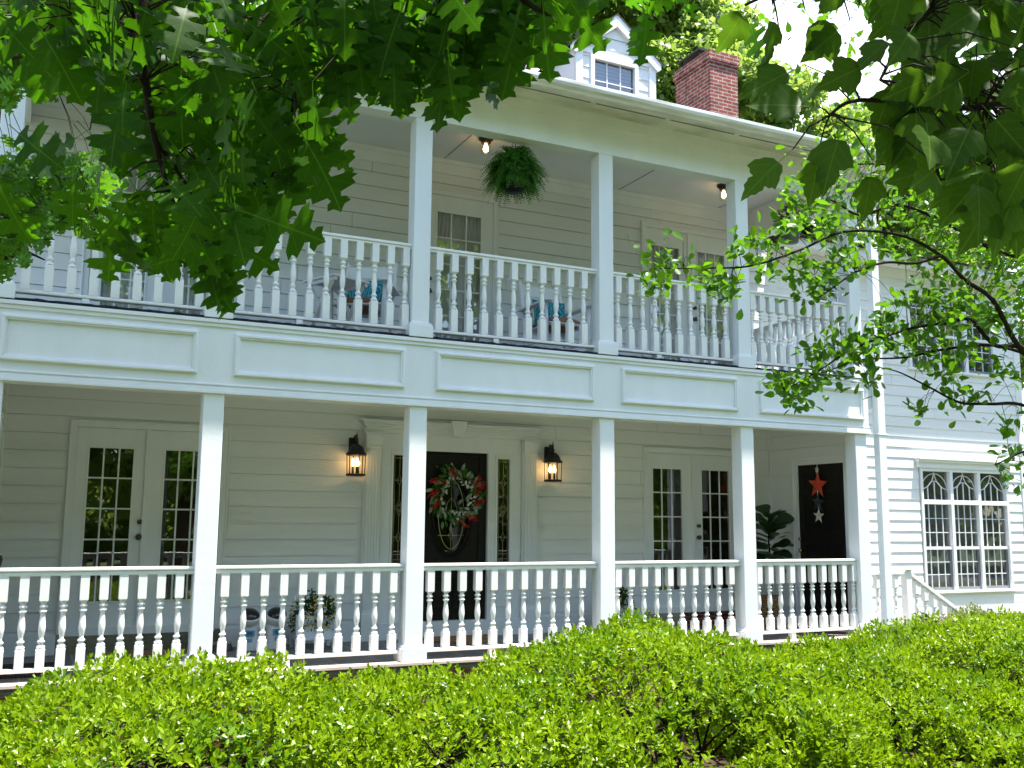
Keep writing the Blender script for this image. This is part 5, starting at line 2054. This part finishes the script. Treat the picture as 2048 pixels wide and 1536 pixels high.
# background trees
def big_tree(x, y, H, rad, n, label, seed, mat='leaf_bg', leaf=.2, low=.25, group='tall trees behind the house'):
    r_ = np.random.default_rng(seed)
    t = thing('broadleaf_tree', label, 'tree', (x, y, 0), 0, group)
    mb = MB()
    st_ = []
    limb(mb, [(x, y, 0), (x + .2, y, H * .3), (x - .1, y + .2, H * .6), (x, y, H * .9)], H * .02, .04, st_, 12)
    mb.build('trunk', 'bark', t)
    nb = 75
    u = unit(r_.normal(0, 1, (nb, 3)))
    rr = r_.uniform(.35, 1, (nb, 1)) ** .5
    cz = H * (low + 1) / 2
    cen = np.array([x, y, cz]) + u * rr * np.array([rad, rad, H * (1 - low) / 2]) * .88
    brad = r_.uniform(.13, .27, nb) * rad
    mb = MB()
    for c in cen[:34]:
        k = min(int((c[2] / H) * len(st_) * .75), len(st_) - 1)
        a = st_[k]
        b = Vector(c)
        mb.tube([a, a.lerp(b, .5) + Vector((0, 0, .3)), b], [.10, .06, .02], 6, False)
    mb.build('limbs', 'bark', t)
    w = brad ** 2 / (brad ** 2).sum()
    ib = r_.choice(nb, n, p=w)
    d = unit(r_.normal(0, 1, (n, 3)) + [0, 0, .15])
    P = cen[ib] + d * (brad[ib] * r_.uniform(.3, 1.15, n) ** .6)[:, None] * [1, 1, .75]
    V, F = leaves(P, d * .4 + r_.normal(0, .6, (n, 3)) + [0, 0, -.25], d * .5 + [0, 0, .6] + r_.normal(0, .5, (n, 3)), leaf * r_.uniform(.6, 1.3, n), QUAD)
    np_mesh('crown', V, F, mat, t)


big_tree(13.5, 20.0, 27.0, 5.6, 70000, 'tall bright green tree behind the roof between the dormer and the chimney', 91, leaf=.25, low=.4)
big_tree(20.8, 21.5, 25.5, 5.4, 60000, 'broad tree right behind the brick chimney', 92, leaf=.25, low=.4)
big_tree(26.0, 20.5, 20.8, 4.4, 34000, 'tree right of the chimney below the bright gap of sky', 93, leaf=.26, low=.35)
big_tree(31.5, 21.5, 21.0, 4.8, 30000, 'tree behind the corner where porch and wing meet', 97, leaf=.27, low=.3)
big_tree(6.0, 21.0, 25.0, 5.0, 22000, 'tree behind the left part of the roof', 94, leaf=.28, low=.4)
big_tree(38.0, 22.0, 20.0, 5.4, 26000, 'tree behind the wing roof at the far right', 95, leaf=.28)
big_tree(-1.5, 19.0, 22.0, 5.0, 14000, 'tree behind the house at the far left', 96, leaf=.3, low=.4)
for i, (x, y, H) in enumerate(((-15, -24, 16), (-5, -27, 20), (5, -25, 18), (15, -27, 20), (26, -24, 17))):
    big_tree(x, y, H, 7.2, 17000, 'yard tree across the drive, %s' % ('leftmost of the row seen in the door glass', 'second from the left in the glass', 'middle of the row seen in the glass', 'second from the right in the glass', 'rightmost of the row seen in the glass')[i], 100 + i, leaf=.45, low=.04, group='yard trees mirrored in the glass', mat='leaf_yard')
for i in range(7):
    shrub(-24 + i * 10, -37 - (i % 2) * 1.2, 5.6, 2.2, 4.4 + .6 * (i % 3), 26000, 'leaf_yard', 'tall rounded bush across the drive, %s' % ('leftmost in the glass', 'second from the left in the glass', 'third from the left in the glass', 'middle one in the glass', 'third from the right in the glass', 'second from the right in the glass', 'rightmost in the glass')[i], 130 + i, .30, 'yard_bush', 'bush', 'yard bushes mirrored in the glass')
for i, (x, y, H) in enumerate(((38, -19, 16), (50, -14, 17), (62, -22, 18))):
    big_tree(x, y, H, 7.0, 13000, 'yard tree off to the right, %s' % ('nearest of the three the wing window mirrors', 'middle of the three the wing window mirrors', 'farthest of the three the wing window mirrors')[i], 150 + i, leaf=.5, low=.02, group='yard trees mirrored in the glass', mat='leaf_yard')
